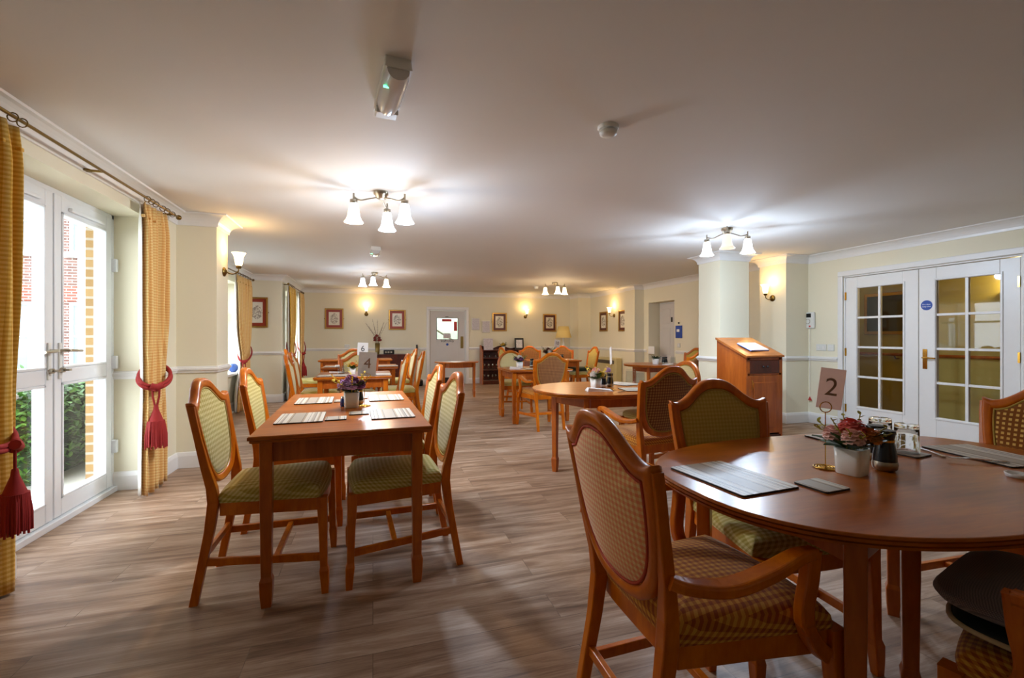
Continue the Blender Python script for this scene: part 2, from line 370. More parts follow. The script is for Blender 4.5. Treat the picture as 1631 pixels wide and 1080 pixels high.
# ------------------------------------------------------------------ garden doors in the left wall (glazed, white)
def upvc_leaf(y0, y1, x, nm, hinge):
    d = thing('garden_door_leaf', nm, 'door', (x, (y0 + y1) / 2, 0))
    h = (y1 - y0) / 2; f = MB(); z0, z1 = .045, 2.11; s = .074; t = .035
    f.bb(-t, t, -h + .004, -h + s, z0, z1).bb(-t, t, h - s, h - .004, z0, z1).bb(-t, t, -h + s, h - s, z0, z0 + .11).bb(-t, t, -h + s, h - s, z1 - s - .03, z1)
    f.bb(-t, t, -h + s, h - s, .90, .995)
    f.obj('door_frame', M['upvc'], d, .006)
    for a, b in ((z0 + .11, .90), (.995, z1 - s - .03)):
        g = MB(); bw = .016
        g.bb(-.022, .040, -h + s, -h + s + bw, a, b).bb(-.022, .040, h - s - bw, h - s, a, b).bb(-.022, .040, -h + s, h - s, a, a + bw).bb(-.022, .040, -h + s, h - s, b - bw, b)
        g.obj('glazing_bead', M['upvc'], d, .004)
        MB().bb(-.004, .004, -h + s, h - s, a, b).obj('pane', M['glass'], d)
    MB().bb(t, t + .022, -h + .14, h - .14, z1 - .085, z1 - .06).obj('trickle_vent', M['upvc'], d, .006)
    yh = h - .05 if hinge < 0 else -h + .05
    k = MB().bb(t, t + .010, yh - .014, yh + .014, .93, 1.16).obj('handle_plate', M['plastic'], d, .003)
    MB().tube([(t + .008, yh, 1.11), (t + .05, yh, 1.11), (t + .055, yh - .02 * hinge * -1, 1.11), (t + .055, yh + .13 * (1 if hinge > 0 else -1), 1.105)], .010, 8).obj('handle', M['nickel'], k)
    MB().tube([(t + .008, yh, .985), (t + .028, yh, .985)], .016, 12).bb(t + .024, t + .055, yh - .004, yh + .022, .978, .992).obj('lock', M['nickel'], k)
    for z in (.35, 1.0, 1.75):
        e = h + .012 if hinge > 0 else -h - .012
        MB().bb(t - .01, t + .03, e - .016, e + .016, z - .05, z + .05).obj('hinge', M['upvc'], d, .006)
    return d
XD = -1.96
fr = MB().bb(XD - .04, XD + .03, 2.88, 2.915, 0, 2.14).bb(XD - .04, XD + .03, 4.265, 4.30, 0, 2.14).bb(XD - .04, XD + .03, 2.88, 4.30, 2.105, 2.14).bb(XD - .05, XD + .06, 2.88, 4.30, 0, .04)
struct(fr.obj('door_1', M['upvc'], None, .004))
upvc_leaf(2.92, 3.588, XD, 'white glazed garden door leaf half hidden by the near gold curtain', -1)
upvc_leaf(3.592, 4.26, XD, 'white glazed garden door leaf standing next to the brick pier outside', 1)

def casement(name, x, y0, y1, z0, z1, n):
    f = MB(); t = .03; s = .06
    f.bb(x - t, x + t, y0, y1, z0, z0 + s).bb(x - t, x + t, y0, y1, z1 - s, z1)
    for k in range(n + 1):
        yy = y0 + (y1 - y0 - s) * k / n; f.bb(x - t, x + t, yy, yy + s, z0 + s, z1 - s)
    f.bb(x - t, x + t, y0, y1, z1 - .55, z1 - .5)
    o = struct(f.obj(name, M['upvc'], None, .005))
    MB().bb(x - .004, x + .004, y0 + s, y1 - s, z0 + s, z1 - s).obj('pane', M['glass'], o)
    return o
wd = casement('window_1', -2.38, 5.9, 8.65, .62, 2.08, 3)
wd2 = casement('window_2', -1.85, 9.6, 11.0, .62, 2.08, 2)
struct(MB().bb(-2.35, -2.08, 5.86, 8.69, .585, .625).obj('trim_11', M['trim'], None, .01))
struct(MB().bb(-1.82, -1.55, 9.56, 11.04, .585, .625).obj('trim_12', M['trim'], None, .01))

# ------------------------------------------------------------------ glazed double doors in the right wall
ar = [(XR - .022, D1, D1 + .065, 0, 1.98), (XR - .022, D0 - .065, D0, 0, 1.98), (XR - .022, D0 - .065, D1 + .065, 1.98, 2.045)]
a = MB()
for x0, y0, y1, z0, z1 in ar: a.bb(x0, XR + .002, y0, y1, z0, z1)
a.bb(XR + .003, XR + .14, D1 - .02, D1, 0, 1.96).bb(XR + .003, XR + .14, D0, D0 + .02, 0, 1.96).bb(XR + .003, XR + .14, D0, D1, 1.96, 1.98)
struct(a.obj('door_2', M['trim'], None, .008))
def pane_door(y0, y1, g0, g1, label, handle_y):
    d = thing('glazed_door_leaf', label, 'door', (XR + .03, (y0 + y1) / 2, 0)); c = (y0 + y1) / 2
    z0, z1 = .32, 1.81; f = MB(); t = .022; A, B = g0 - c, g1 - c
    f.bb(-t, t, y0 - c, A, .006, 1.955).bb(-t, t, B, y1 - c, .006, 1.955).bb(-t, t, A, B, .006, z0).bb(-t, t, A, B, z1, 1.955)
    f.obj('door_frame', M['trim'], d, .004)
    m = MB(); cy = (A + B) / 2
    m.bb(-.017, .017, cy - .014, cy + .014, z0, z1)
    for k in range(1, 4):
        zz = z0 + (z1 - z0) * k / 4
        m.bb(-.0165, .0165, A, cy - .014, zz - .013, zz + .013).bb(-.0165, .0165, cy + .014, B, zz - .013, zz + .013)
    m.bb(-.03, -.022, A - .025, A - .005, z0 - .025, z1 + .025).bb(-.03, -.022, B + .005, B + .025, z0 - .025, z1 + .025).bb(-.03, -.022, A - .005, B + .005, z1 + .005, z1 + .025).bb(-.03, -.022, A - .005, B + .005, z0 - .025, z0 - .005)
    m.obj('glazing_bars', M['trim'], d, .003)
    for k in range(4):
        for p, q in ((A, cy - .014), (cy + .014, B)):
            zz = z0 + (z1 - z0) * k / 4
            MB().bb(-.003, .003, p, q, zz + (.013 if k else 0), zz + (z1 - z0) / 4 - (.013 if k < 3 else 0)).obj('pane', M['glass'], d)
    if handle_y is not None:
        hy = handle_y - c
        MB().bb(-t - .006, -t, hy - .022, hy + .022, .84, 1.06).obj('handle_plate', M['gold'], d, .003)
        MB().tube([(-t, hy, .965), (-t - .045, hy, .965), (-t - .05, hy - .02, .965), (-t - .05, hy - .12, .962)], .009, 8).obj('handle', M['gold'], d)
    he = y1 - c - .006 if handle_y is None else y0 - c + .006
    for z in (.28, 1.0, 1.72): MB().bb(-t - .014, -t, he - .008, he + .008, z - .05, z + .05).obj('hinge', M['gold'], d)
    return d
pane_door(3.556, 4.378, 3.715, 4.23, 'white glazed door leaf without a handle, seen behind the number card', None)
pane_door(2.712, 3.55, 2.86, 3.385, 'white glazed door leaf with brass handle and round blue sign', 3.49)
FONT = None
def text(s, size, mat, parent, loc, rot, ext=.0006, name='lettering', align='CENTER'):
    c = bpy.data.curves.new(name, 'FONT'); c.body = s; c.size = size; c.extrude = ext; c.align_x = align; c.align_y = 'CENTER'
    tmp = bpy.data.objects.new(name, c); COL.objects.link(tmp)
    dg = bpy.context.evaluated_depsgraph_get(); dg.update()
    me = bpy.data.meshes.new_from_object(tmp.evaluated_get(dg)); bpy.data.objects.remove(tmp)
    me.materials.clear(); me.materials.append(mat)
    o = link(name, me, parent, loc); o.rotation_euler = rot; return o
M['blue'] = plain('sign_blue', (24, 70, 160), .5); M['ink'] = plain('ink_black', (26, 24, 24), .6); M['signw'] = plain('sign_white', (236, 238, 240), .5)
sg = thing('door_sign', 'round blue fire door sign on the white glazed door', 'sign', (XR + .03 - .0225, 3.475, 1.545))
o = MB().lathe([(.055, 0), (.055, .002)], 28).obj('sign_disc', M['blue'], sg); o.rotation_euler = (0, R(-90), 0)
for k, s in enumerate(('Fire door', 'keep shut')): text(s, .021, M['signw'], sg, (-.0025, 0, .010 - .024 * k), (R(90), 0, R(-90)))

# corridor beyond the glazed doors
M['ochre'] = wall_mat('corridor_wall', (196, 180, 104))
cz = MB().bb(7.5, 7.6, -1, 7.5, 0, ZC).bb(6.0, 7.6, 7.0, 7.1, 0, ZC).bb(6.0, 7.6, -1.1, -1, 0, ZC)
struct(cz.obj('wall_corridor', M['ochre']))
struct(MB().bb(6.3, 7.6, -1.1, 7.1, -.12, 0).obj('floor_corridor', plain('corridor_carpet', (120, 92, 58), .9)))
struct(MB().bb(6.2, 7.6, -1.1, 7.1, ZC, ZC + .1).obj('ceiling_corridor', M['ceil']))
run('trim_13', [(7.5, 7.0), (7.5, -1.0)], cov, M['trim'])
hr = thing('handrail', 'brown wooden handrail on the corridor wall behind the glazed doors', 'handrail', (7.5, 4.2, .93))
MB().tube([(-.07, -3.2, 0), (-.07, 2.6, 0)], .022, 12).obj('rail', M['redwood'], hr)
for y in (-1.9, -.6, .62, 1.7): MB().tube([(0, y, -.06), (-.05, y, -.06), (-.07, y, -.015)], .009, 8).lathe([(.03, 0), (.03, .01)], 12, (-.012, y, -.065)).obj('bracket', M['darkwood'], hr)
cl = thing('corridor_wall_light', 'white uplighter glowing on the corridor wall', 'wall light', (7.5, 3.42, 1.72))
sh = MB(); prof = []
rings = []
for k in range(9):
    a = PI * k / 8; rings.append([(-.11 * math.sin(a) * q, -.2 * math.cos(a) * (1 if q > .4 else .8), z) for q, z in ((1, .05), (.9, .02), (.45, -.02), (0.02, -.045))])
sh.loft(rings, False, False, True); sh.obj('shade', M['white'], cl)
cp = thing('corridor_picture', 'large dark framed picture on the corridor wall behind the left glazed door', 'picture', (7.5, 4.93, 1.55))
MB().bb(-.03, -.002, -.36, .36, -.32, .32).obj('frame', M['gold'], cp, .008)
MB().bb(-.034, -.028, -.31, .31, -.27, .27).obj('print', plain('dark_landscape_print', (58, 50, 34), .15), cp)
def bulb(loc, power, c, r=.035, parent=None, spot=None):
    d = bpy.data.lights.new('bulb_light', 'SPOT' if spot else 'POINT')
    if spot: d.spot_size = R(spot); d.spot_blend = .7
    d.energy = power * LAMP; d.color = lin(c)[:3]; d.shadow_soft_size = r
    o = bpy.data.objects.new('bulb_light', d); COL.objects.link(o); o.location = loc
    if parent: o.parent = parent
    return o
bulb((7.40, 3.42, 1.85), 5, (255, 226, 150), .05)
bulb((6.8, 5.8, 2.1), .6, (255, 226, 160), .05)

# ------------------------------------------------------------------ back door to staff area, recessed door on the right
bd = MB().bb(1.27, 1.34, YB - .025, YB + .01, 0, 1.87).bb(2.26, 2.33, YB - .025, YB + .01, 0, 1.87).bb(1.27, 2.33, YB - .025, YB + .01, 1.87, 1.94)
bd.bb(1.34, 1.36, YB, YB + .2, 0, 1.87).bb(2.24, 2.26, YB, YB + .2, 0, 1.87).bb(1.36, 2.24, YB, YB + .2, 1.85, 1.87)
struct(bd.obj('door_3', M['trim'], None, .006))
d = thing('staff_door', 'white door with square glass panel and Staff Only lettering in the back wall', 'door', (1.8, YB + .05, 0))
M['doorgrey'] = plain('door_white_satin', (206, 202, 198), .5)
MB().bb(-.435, -.27, -.02, .02, .01, 1.845).bb(.255, .435, -.02, .02, .01, 1.845).bb(-.27, .255, -.02, .02, .01, 1.13).bb(-.27, .255, -.02, .02, 1.66, 1.845).obj('door_panel', M['doorgrey'], d, .003)
MB().bb(-.27, .255, -.003, .003, 1.13, 1.66).obj('pane', M['glass'], d)
MB().bb(-.275, .26, -.026, -.019, 1.66, 1.668).bb(-.275, .26, -.026, -.019, 1.122, 1.13).bb(-.278, -.27, -.026, -.019, 1.122, 1.668).bb(.255, .263, -.026, -.019, 1.122, 1.668).obj('glazing_bead', M['ink'], d)
MB().bb(.325, .40, -.026, -.02, .90, 1.20).obj('push_plate', M['brass'], d, .003)
MB().bb(-.40, .40, -.026, -.02, .03, .17).obj('kick_plate', M['ink'], d, .003)
text('Staff Only', .085, M['ink'], d, (-.01, -.022, 1.085), (R(90), 0, 0))
o = MB().lathe([(.032, 0), (.032, .003)], 20).obj('round_sign', M['blue'], d, 0, (-.01, -.02, 1.0)); o.rotation_euler = (R(90), 0, 0)
MB().bb(-.06, .02, -.026, -.02, 1.685, 1.70).obj('name_plate', M['ink'], d)
M['red'] = plain('notice_red', (196, 44, 44), .5)
MB().bb(-.14, .10, -.008, -.004, 1.575, 1.64).obj('red_notice', M['red'], d)
MB().bb(.16, .24, -.008, -.004, 1.34, 1.575).obj('red_notice', M['red'], d)
MB().bb(-.11, .075, -.008, -.004, 1.15, 1.28).obj('paper_notice', text_lines('door_notice', (214, 206, 206), (90, 80, 90)), d)
# room behind the staff door
M['sage'] = wall_mat('stairwell_wall', (214, 222, 214))
sr = MB().bb(.8, .9, 11.6, 14, 0, 2.5).bb(3.0, 3.1, 11.6, 14, 0, 2.5).bb(.8, 3.1, 14, 14.1, 0, 2.5)
struct(sr.obj('wall_stairwell', M['sage'])); struct(MB().bb(.8, 3.1, 11.7, 14.1, -.1, 0).obj('floor_stairwell', M['floor'])); struct(MB().bb(.8, 3.1, 11.6, 14.1, 2.4, 2.5).obj('ceiling_stairwell', M['ceil']))
bulb((2.2, 12.9, 2.15), 24, (235, 246, 240), .08)
tag(MB().tube([(1.0, 12.1, 1.75), (2.3, 13.8, 1.1)], .025, 10).obj('stair_handrail', M['nickel']), 'sloping metal handrail glimpsed through the staff door glass', 'handrail')

struct(MB().bb(5.93, 5.952, 7.6, 7.63, 0, 1.92).bb(5.93, 5.952, 8.446, 8.476, 0, 1.92).bb(5.93, 5.952, 7.63, 8.446, 1.89, 1.92).obj('door_4', M['trim'], None, .004))
d = thing('panel_door', 'white panelled door set back in the right-hand recess', 'door', (5.94, 8.038, 0))
MB().bb(-.03, 0, -.40, .40, .01, 1.885).obj('door_panel', M['doorgrey'], d, .002)
for y0, y1 in ((-.33, -.05), (.05, .33)):
    for z0, z1 in ((.15, .72), (.82, 1.38), (1.47, 1.78)):
        MB().bb(-.037, -.029, y0, y1, z0, z1).obj('raised_panel', M['doorgrey'], d, .008)
MB().bb(-.036, -.03, -.03, .02, 1.50, 1.60).obj('number_plate', M['ink'], d, .004)
MB().tube([(-.03, -.35, .95), (-.08, -.35, .95), (-.08, -.24, .95)], .01, 8).obj('handle', M['gold'], d)
tag(MB().bb(5.636, 5.65, 7.36, 7.55, 1.17, 1.41).obj('clipboard', M['blue'], None, .004), 'blue notice board panel hanging on the far right wall', 'notice')
MB().bb(5.632, 5.637, 7.43, 7.51, 1.29, 1.34).obj('label', M['signw'], bpy.data.objects['clipboard'])
MB().ball((5.64, 7.455, 1.46), .018).obj('hook', M['ink'], bpy.data.objects['clipboard'])

# ------------------------------------------------------------------ small fittings on the walls and ceiling
def plate(name, label, cat, loc, rz, w_, h_, mat=None, kids=None):
    t = thing(name, label, cat, loc, rz)
    MB().bb(-w_ / 2, w_ / 2, -.012, 0, -h_ / 2, h_ / 2).obj('faceplate', mat or M['plastic'], t, .004)
    for x, z, a, b in kids or []: MB().bb(x - a / 2, x + a / 2, -.016, -.011, z - b / 2, z + b / 2).obj('rocker', M['trim'], t, .002)
    return t
plate('double_light_switch', 'white double switch on the wall under the intercom', 'switch', (XR, 4.70, 1.05), R(-90), .145, .088, None, [(-.035, 0, .03, .04), (.035, 0, .03, .04)])
plate('blank_plate', 'plain white wall plate next to the glazed door frame', 'wall plate', (XR, 4.565, 1.05), R(-90), .088, .088)
plate('wall_socket', 'white socket on the back wall above the dado rail', 'socket', (-.58, YB, .97), 0, .12, .085, None, [(0, 0, .03, .03)])
plate('light_switch', 'small switch below the blue notice board', 'switch', (5.65, 7.46, 1.03), R(-90), .08, .08, None, [(0, 0, .02, .04)])
plate('paper_notice', 'white paper stuck beside the recessed door', 'notice', (5.65, 8.36, .91), R(-90), .22, .16, M['paper'])
ic = thing('intercom', 'white alarm intercom with dark screen and pull cord on the right wall', 'intercom', (XR, 4.86, 1.425), R(-90))
MB().bb(-.075, .075, -.035, 0, -.115, .115).obj('casing', M['plastic'], ic, .018, seg=3)
MB().bb(-.055, .03, -.037, -.034, .04, .095).obj('screen', M['black'], ic)
o = MB().lathe([(.036, 0), (.036, .004), (.03, .004), (.03, 0)], 20).obj('speaker_grille', M['nickel'], ic, 0, (-.018, -.034, -.015)); o.rotation_euler = (R(90), 0, 0)
MB().bb(.0, .024, -.039, -.034, -.095, -.072).obj('alarm_button', M['red'], ic, .003)
pc = thing('pull_cord', 'thin alarm pull cord with red triangle hanging beside the lectern', 'pull cord', (XR - .03, 4.85, .33))
MB().tube([(0, 0, .06), (0, 0, .98)], .0028, 6).obj('cord', M['paper'], pc)
MB().loft([[(.004, -.028, -.02), (.004, .028, -.02), (.004, 0, .035)], [(-.004, -.028, -.02), (-.004, .028, -.02), (-.004, 0, .035)]], True, True, False).obj('triangle_pull', M['red'], pc)

# emergency bulkhead lights
def emergency(loc, rz, label, L=.41, W=.112):
    t = thing('emergency_light', label, 'ceiling light', loc, rz)
    q = MB(); q.loft([[(x * W * a, y * L * b, z) for x, y in ((-.5, -.5), (.5, -.5), (.5, .5), (-.5, .5))] for z, a, b in ((0, .92, .98), (-.045, 1, 1))], True, True, False)
    q.obj('base', M['plastic'], t, .006)
    M.setdefault('diff', plain('frosted_diffuser', (206, 204, 202), .15))
    q = MB(); n = 7; rings = []
    for i in range(n):
        yy = -L * .48 + L * .78 * i / (n - 1); e = 1 if 0 < i < n - 1 else .86
        rings.append([(W * .47 * e * math.cos(a), yy, -.045 - .052 * e * math.sin(a)) for a in [PI * k / 8 for k in range(9)]])
    q.loft(rings, False, False, True); q.add(rings[0], [tuple(range(9))]); q.add(rings[-1], [tuple(range(9))]); q.obj('diffuser', M['diff'], t)
    MB().bb(-W * .46, W * .46, L * .31, L * .47, -.075, -.045).obj('end_cap', M['plastic'], t, .006)
    M.setdefault('led', glow('green_led', (70, 240, 160), 2))
    MB().bb(-W * .44, -W * .05, -L * .30, -L * .285, -.088, -.08).obj('indicator', M['led'], t)
emergency((.078, 2.08, ZC), R(6), 'white bulkhead emergency light on the ceiling nearest the camera')
emergency((.03, 6.05, ZC), R(2), 'small emergency light on the ceiling beyond the near lamp', .28, .13)
def smoke(loc, label):
    t = thing('smoke_detector', label, 'smoke detector', loc)
    MB().lathe([(.055, 0), (.056, -.012), (.05, -.018)], 24).obj('base', M['plastic'], t)
    MB().lathe([(.036, -.018), (.036, -.026), (.047, -.028), (.045, -.044), (.03, -.052), (.0, -.053)], 24).obj('sensor_head', M['plastic'], t)
smoke((1.2, 2.17, ZC), 'round white smoke detector on the ceiling near the camera')
smoke((3.5, 9.6, ZC), 'small white smoke detector on the ceiling at the far end')

# ------------------------------------------------------------------ three-armed ceiling lamps
def bell(scale=1, up=False):
    p = [(.024, 0), (.030, -.012), (.036, -.05), (.041, -.085), (.05, -.108), (.064, -.128)]
    p += [(r - .003, z) for r, z in reversed(p[1:])]
    if up: p = [(r, -z) for r, z in p]
    return MB().lathe([(r * scale, z * scale) for r, z in p], 24, caps=False)
PW = 23
def ceiling_lamp(x, y, arms, label, pwr=1.0, rmax=.2):
    t = thing('ceiling_lamp', label, 'ceiling lamp', (x, y, ZC))
    MB().lathe([(.055, 0), (.055, -.022), (.045, -.028), (.04, -.05), (.02, -.058), (0.0, -.06)], 24).obj('ceiling_rose', M['nickel'], t)
    for ang, kind in arms:
        c, s = math.cos(R(ang)), math.sin(R(ang)); P = lambda r, z: (r * c, r * s, z)
        MB().tube(catmull([P(.02, -.045), P(.09, -.062), P(.15, -.078), P(rmax - .012, -.064), P(rmax, -.05)], 4), .006, 8).tube([P(rmax, -.03), P(rmax, -.085)], .007, 8).obj('arm', M['nickel'], t)
        h = MB().lathe([(.02, -.078), (.027, -.08), (.027, -.11), (.022, -.112)], 16, (rmax * c, rmax * s, 0)).obj('lamp_holder', M['nickel'], t)
        b = bell(1.12).mesh('lamp_shade', M[kind]); link('lamp_shade', b, t, (rmax * c, rmax * s, -.108))
        pw, colr = {'cool': (PW * pwr, (208, 230, 255)), 'warmc': (PW * .7 * pwr, (255, 222, 176)), 'dim': (0, (255, 230, 200))}[kind]
        if pw:
            bulb((rmax * c, rmax * s, -.275), pw * .62, colr, .05, t)
            bulb((rmax * c, rmax * s, -.275), pw * .5, colr, .05, t, 150)
    return t
ceiling_lamp(.06, 3.67, ((182, 'warmc'), (75, 'cool'), (-30, 'cool')), 'three-armed nickel ceiling lamp nearest the emergency light, one shade warm', .85)
ceiling_lamp(.03, 8.3, ((185, 'cool'), (262, 'cool'), (10, 'warmc')), 'three-armed ceiling lamp above the far dining tables', .5)
ceiling_lamp(3.6, 8.75, ((170, 'warmc'), (265, 'warmc'), (-20, 'warmc')), 'three-armed ceiling lamp with warm bulbs over the dresser end', .42)
ceiling_lamp(3.5, 3.85, ((108, 'cool'), (228, 'dim'), (348, 'cool')), 'three-armed ceiling lamp in front of the square pillar, middle shade unlit', 1.25, .225)

# ------------------------------------------------------------------ wall lamps
def wall_lamp(loc, rz, label, s=1.0, pw=1.3):
    t = thing('wall_lamp', label, 'wall lamp', loc, rz)          # room side is local -y
    o = MB().lathe([(.045, 0), (.045, .010), (.03, .018), (.012, .03), (.0, .031)], 20).obj('wall_plate', M['brass'], t); o.rotation_euler = (R(90), 0, 0)
    MB().tube(catmull([(0, -.02, 0), (0, -.07, -.02), (0, -.12, .0), (0, -.13, .045)], 5), .006, 8).obj('arm', M['brass'], t)
    MB().lathe([(.016, .035), (.024, .045), (.024, .068), (.03, .07)], 16, (0, -.13, 0)).obj('lamp_holder', M['brass'], t)
    link('lamp_shade', bell(1.0, True).mesh('lamp_shade', M['warm']), t, (0, -.13, .064))
    bulb((0, -.12, .225), pw, (255, 206, 140), .04, t)
wall_lamp((-1.39, 5.06, 1.83), R(90), 'warm brass wall lamp on the near pier beyond the garden doors')
wall_lamp((-.15, YB, 1.73), 0, 'warm brass wall lamp between the two red-mounted prints on the back wall')
wall_lamp((3.85, YB, 1.72), 0, 'warm brass wall lamp between the two pictures right of the dresser')
wall_lamp((5.5, 9.66, 1.70), R(-90), 'warm brass wall lamp between two pictures above the storage heater')
wall_lamp((5.45, 5.12, 1.745), R(-90), 'warm brass wall lamp on the pier behind the lectern')

# ------------------------------------------------------------------ pictures
M['redmount'] = plain('red_mount', (150, 48, 26), .4); M['brownmount'] = plain('dark_mount', (92, 32, 18), .4)
M['gilt'] = plain('gilt_frame', (176, 136, 70), .3, .85)
PR = [print_mat('engraving_a', (228, 222, 206), (158, 146, 134), 46), print_mat('engraving_b', (228, 222, 206), (140, 132, 122), 40), print_mat('engraving_c', (224, 214, 194), (136, 126, 116), 52)]
def picture(loc, rz, w_, h_, label, mount, pr, group=None, z=None):
    t = thing('framed_picture', label, 'picture', loc, rz); f = .032; m = .055
    q = MB()
    for x0, x1, z0, z1 in ((-w_ / 2, -w_ / 2 + f, -h_ / 2, h_ / 2), (w_ / 2 - f, w_ / 2, -h_ / 2, h_ / 2), (-w_ / 2 + f, w_ / 2 - f, h_ / 2 - f, h_ / 2), (-w_ / 2 + f, w_ / 2 - f, -h_ / 2, -h_ / 2 + f)):
        q.bb(x0, x1, -.028, -.002, z0, z1)
    q.obj('frame', M['gilt'], t, .007)
    a, b = w_ / 2 - f, h_ / 2 - f
    MB().bb(-a, a, -.012, -.003, -b, b).obj('mount', M[mount], t)
    a -= m; b -= m
    MB().bb(-a, a, -.0135, -.011, -b, b).obj('print', PR[pr], t)
    for s in (-1, 1): MB().ball((s * (w_ / 2 + .008), -.012, 0), .009).obj('hanger', M['brass'], t)
picture((-.866, YB, 1.617), 0, .41, .48, 'gilt picture with red mount at the left end of the back wall', 'redmount', 0)
picture((.563, YB, 1.603), 0, .40, .49, 'gilt picture with red mount beside the staff door, left of it', 'redmount', 1)
picture((3.14, YB, 1.574), 0, .39, .48, 'gilt picture with dark mount directly above the glass dresser', 'brownmount', 2)
picture((4.537, YB, 1.566), 0, .385, .47, 'gilt picture with dark mount near the standard lamp', 'brownmount', 2)
picture((5.5, 10.17, 1.57), R(-90), .40, .49, 'gilt picture on the right wall left of its wall lamp', 'brownmount', 1)
picture((5.5, 9.26, 1.563), R(-90), .36, .49, 'gilt picture on the right wall next to the recess corner', 'brownmount', 1)
picture((-2.0, 9.2, 1.635), 0, .36, .55, 'gilt picture with red mount on the pier beside the second window', 'redmount', 0)
for x, z, l in ((2.51, 1.517, 'framed notice on the back wall closest to the staff door'), (2.78, 1.45, 'framed notice on the back wall closest to the dark-mounted picture')):
    t = thing('framed_notice', l, 'notice', (x, YB, z))
    MB().bb(-.105, .105, -.02, -.001, -.155, .155).obj('frame', M['nickel'], t, .004)
    MB().bb(-.092, .092, -.022, -.019, -.142, .142).obj('sheet', text_lines('notice_sheet', (206, 200, 204), (110, 104, 116), 46), t)

# ------------------------------------------------------------------ curtains
def pole(x, y0, y1, z, label, rings, brk):
    t = thing('curtain_pole', label, 'curtain pole', (x, y0, z))
    L = y1 - y0
    MB().tube([(0, 0, 0), (0, L, 0)], .0085, 12).obj('pole', M['brass'], t)
    for y in (-.01, L + .01): MB().ball((0, y, 0), .022).obj('finial', M['brass'], t)
    for y in brk: MB().tube([(-.09, y - y0, 0), (0, y - y0, 0)], .008, 8).lathe([(.022, 0), (.022, .012)], 12, (-.083, y - y0, -.006)).obj('bracket', M['brass'], t)
    for y in rings: MB().tube([(.021 * math.cos(a), y - y0, -.006 + .021 * math.sin(a)) for a in [2 * PI * k / 12 for k in range(12)]], .003, 6, loop=True).obj('ring', M['brass'], t)
def curtain(x, y0, y1, z1, label, mat, folds, tie=.86, pinch=.6, amp=.032, z0=.015, anchor=.5, ph=0.0):
    """hanging cloth: folds across its width, gathered a little at the tie height"""
    t = thing('curtain', label, 'curtain', (x, (y0 + y1) / 2, 0)); W = y1 - y0; n = folds * 12; m = 34
    def pt(i, j, off):
        u = i / n; v = j / m; z = z0 + (z1 - z0) * v
        g = math.exp(-((z - tie) / .34) ** 2); top = max(0, (z - (z1 - .16)) / .16)
        wsc = 1 - (1 - pinch) * g
        yy = (u - anchor) * W * wsc + (anchor - .5) * W
        fold = math.sin(2 * PI * folds * u + ph + .5 * math.sin(3 * v + u * 5))
        a = amp * (1 - .55 * top) * (1 + .25 * math.sin(7 * u + 2 * v)) * (1 - .35 * g)
        return (off + a * fold + .25 * a * math.sin(4 * PI * folds * u + 1.3) , yy, z)
    rings = [[pt(i, j, 0) for i in range(n + 1)] for j in range(m + 1)]
    c = MB(); c.loft(rings, False, False, True); o = c.obj('cloth', mat, t)
    sm = o.modifiers.new('cloth_thickness', 'SOLIDIFY'); sm.thickness = .005; sm.offset = 0
    rl = [[(pt(i, j, -.016)[0] * .7 - .012, pt(i, j, 0)[1] * 1.02, pt(i, j, 0)[2]) for i in range(0, n + 1, 2)] for j in range(m + 1)]
    c = MB(); c.loft(rl, False, False, True); o = c.obj('lining', M['lining'], t); sm = o.modifiers.new('cloth_thickness', 'SOLIDIFY'); sm.thickness = .003
    for k in range(folds + 1):
        yy = -W / 2 + W * k / folds
        MB().bb(-.012 + amp * .4, .012 + amp * .4, yy - .012, yy + .012, z1 - .115, z1 - .095).obj('pleat', mat, t, .004)
    return t
def tieback(x, y, z, rx, ry, ang, label, drop=.17, s=1.0, sag=.10, rope=1.0):
    """rope ringed round a curtain whose middle is (x, y); knot and tassel hang where the ring faces direction ang"""
    t = thing('curtain_tieback', label, 'tieback', (x, y, z)); A = R(ang)
    def P(a, e=0): return ((rx + e) * math.cos(a), (ry + e) * math.sin(a), sag * (1 - math.cos(a - A)) / 2 * 2)
    n = 36
    MB().tube([P(2 * PI * k / n) for k in range(n)], .011 * s * rope, 8, loop=True).tube([(p[0], p[1], p[2] - .017 * s * rope) for p in [P(2 * PI * k / n, .006) for k in range(n)]], .010 * s * rope, 8, loop=True).obj('rope', M['tassel'], t)
    X, Y, _ = P(A, .02); u = (-math.sin(A), math.cos(A))
    MB().tube([(X - .035 * u[0], Y - .035 * u[1], .004), (X + .01 * math.cos(A), Y + .01 * math.sin(A), -.012), (X + .035 * u[0], Y + .035 * u[1], .004)], .02 * s, 8).ball((X, Y, -.012), .025 * s).obj('knot', M['tassel'], t)
    q = MB()
    for e in (-1, 1): q.tube([(X + .022 * e * u[0], Y + .022 * e * u[1], -.02), (X + .02 * e * u[0], Y + .02 * e * u[1], -drop * .5), (X + .004 * e * u[0], Y + .004 * e * u[1], -drop)], .006 * s, 6)
    q.obj('cord', M['tassel'], t)
    MB().lathe([(.010 * s, .01), (.014 * s, -.02 * s), (.026 * s, -.055 * s), (.036 * s, -.085 * s), (.041 * s, -.097 * s)], 16, (X, Y, -drop + .01)).obj('tassel_head', M['tassel'], t)
    q = MB()
    for k in range(44):
        a = 2 * PI * k / 44; rr = .038 * s; e = random.uniform(1.1, 1.4); L = random.uniform(.145, .165) * s
        q.tube([(X + rr * f * math.cos(a), Y + rr * f * math.sin(a), -drop - .08 * s - g * L) for f, g in ((1, 0), (e, .5), (e * 1.05, 1))], [.006 * s, .006 * s, .004 * s], 5)
    q.lathe([(.036 * s, -drop - .08 * s), (.044 * s, -drop - .2 * s)], 12, (X, Y, 0))
    q.obj('fringe', M['tassel'], t)
XC = -1.60
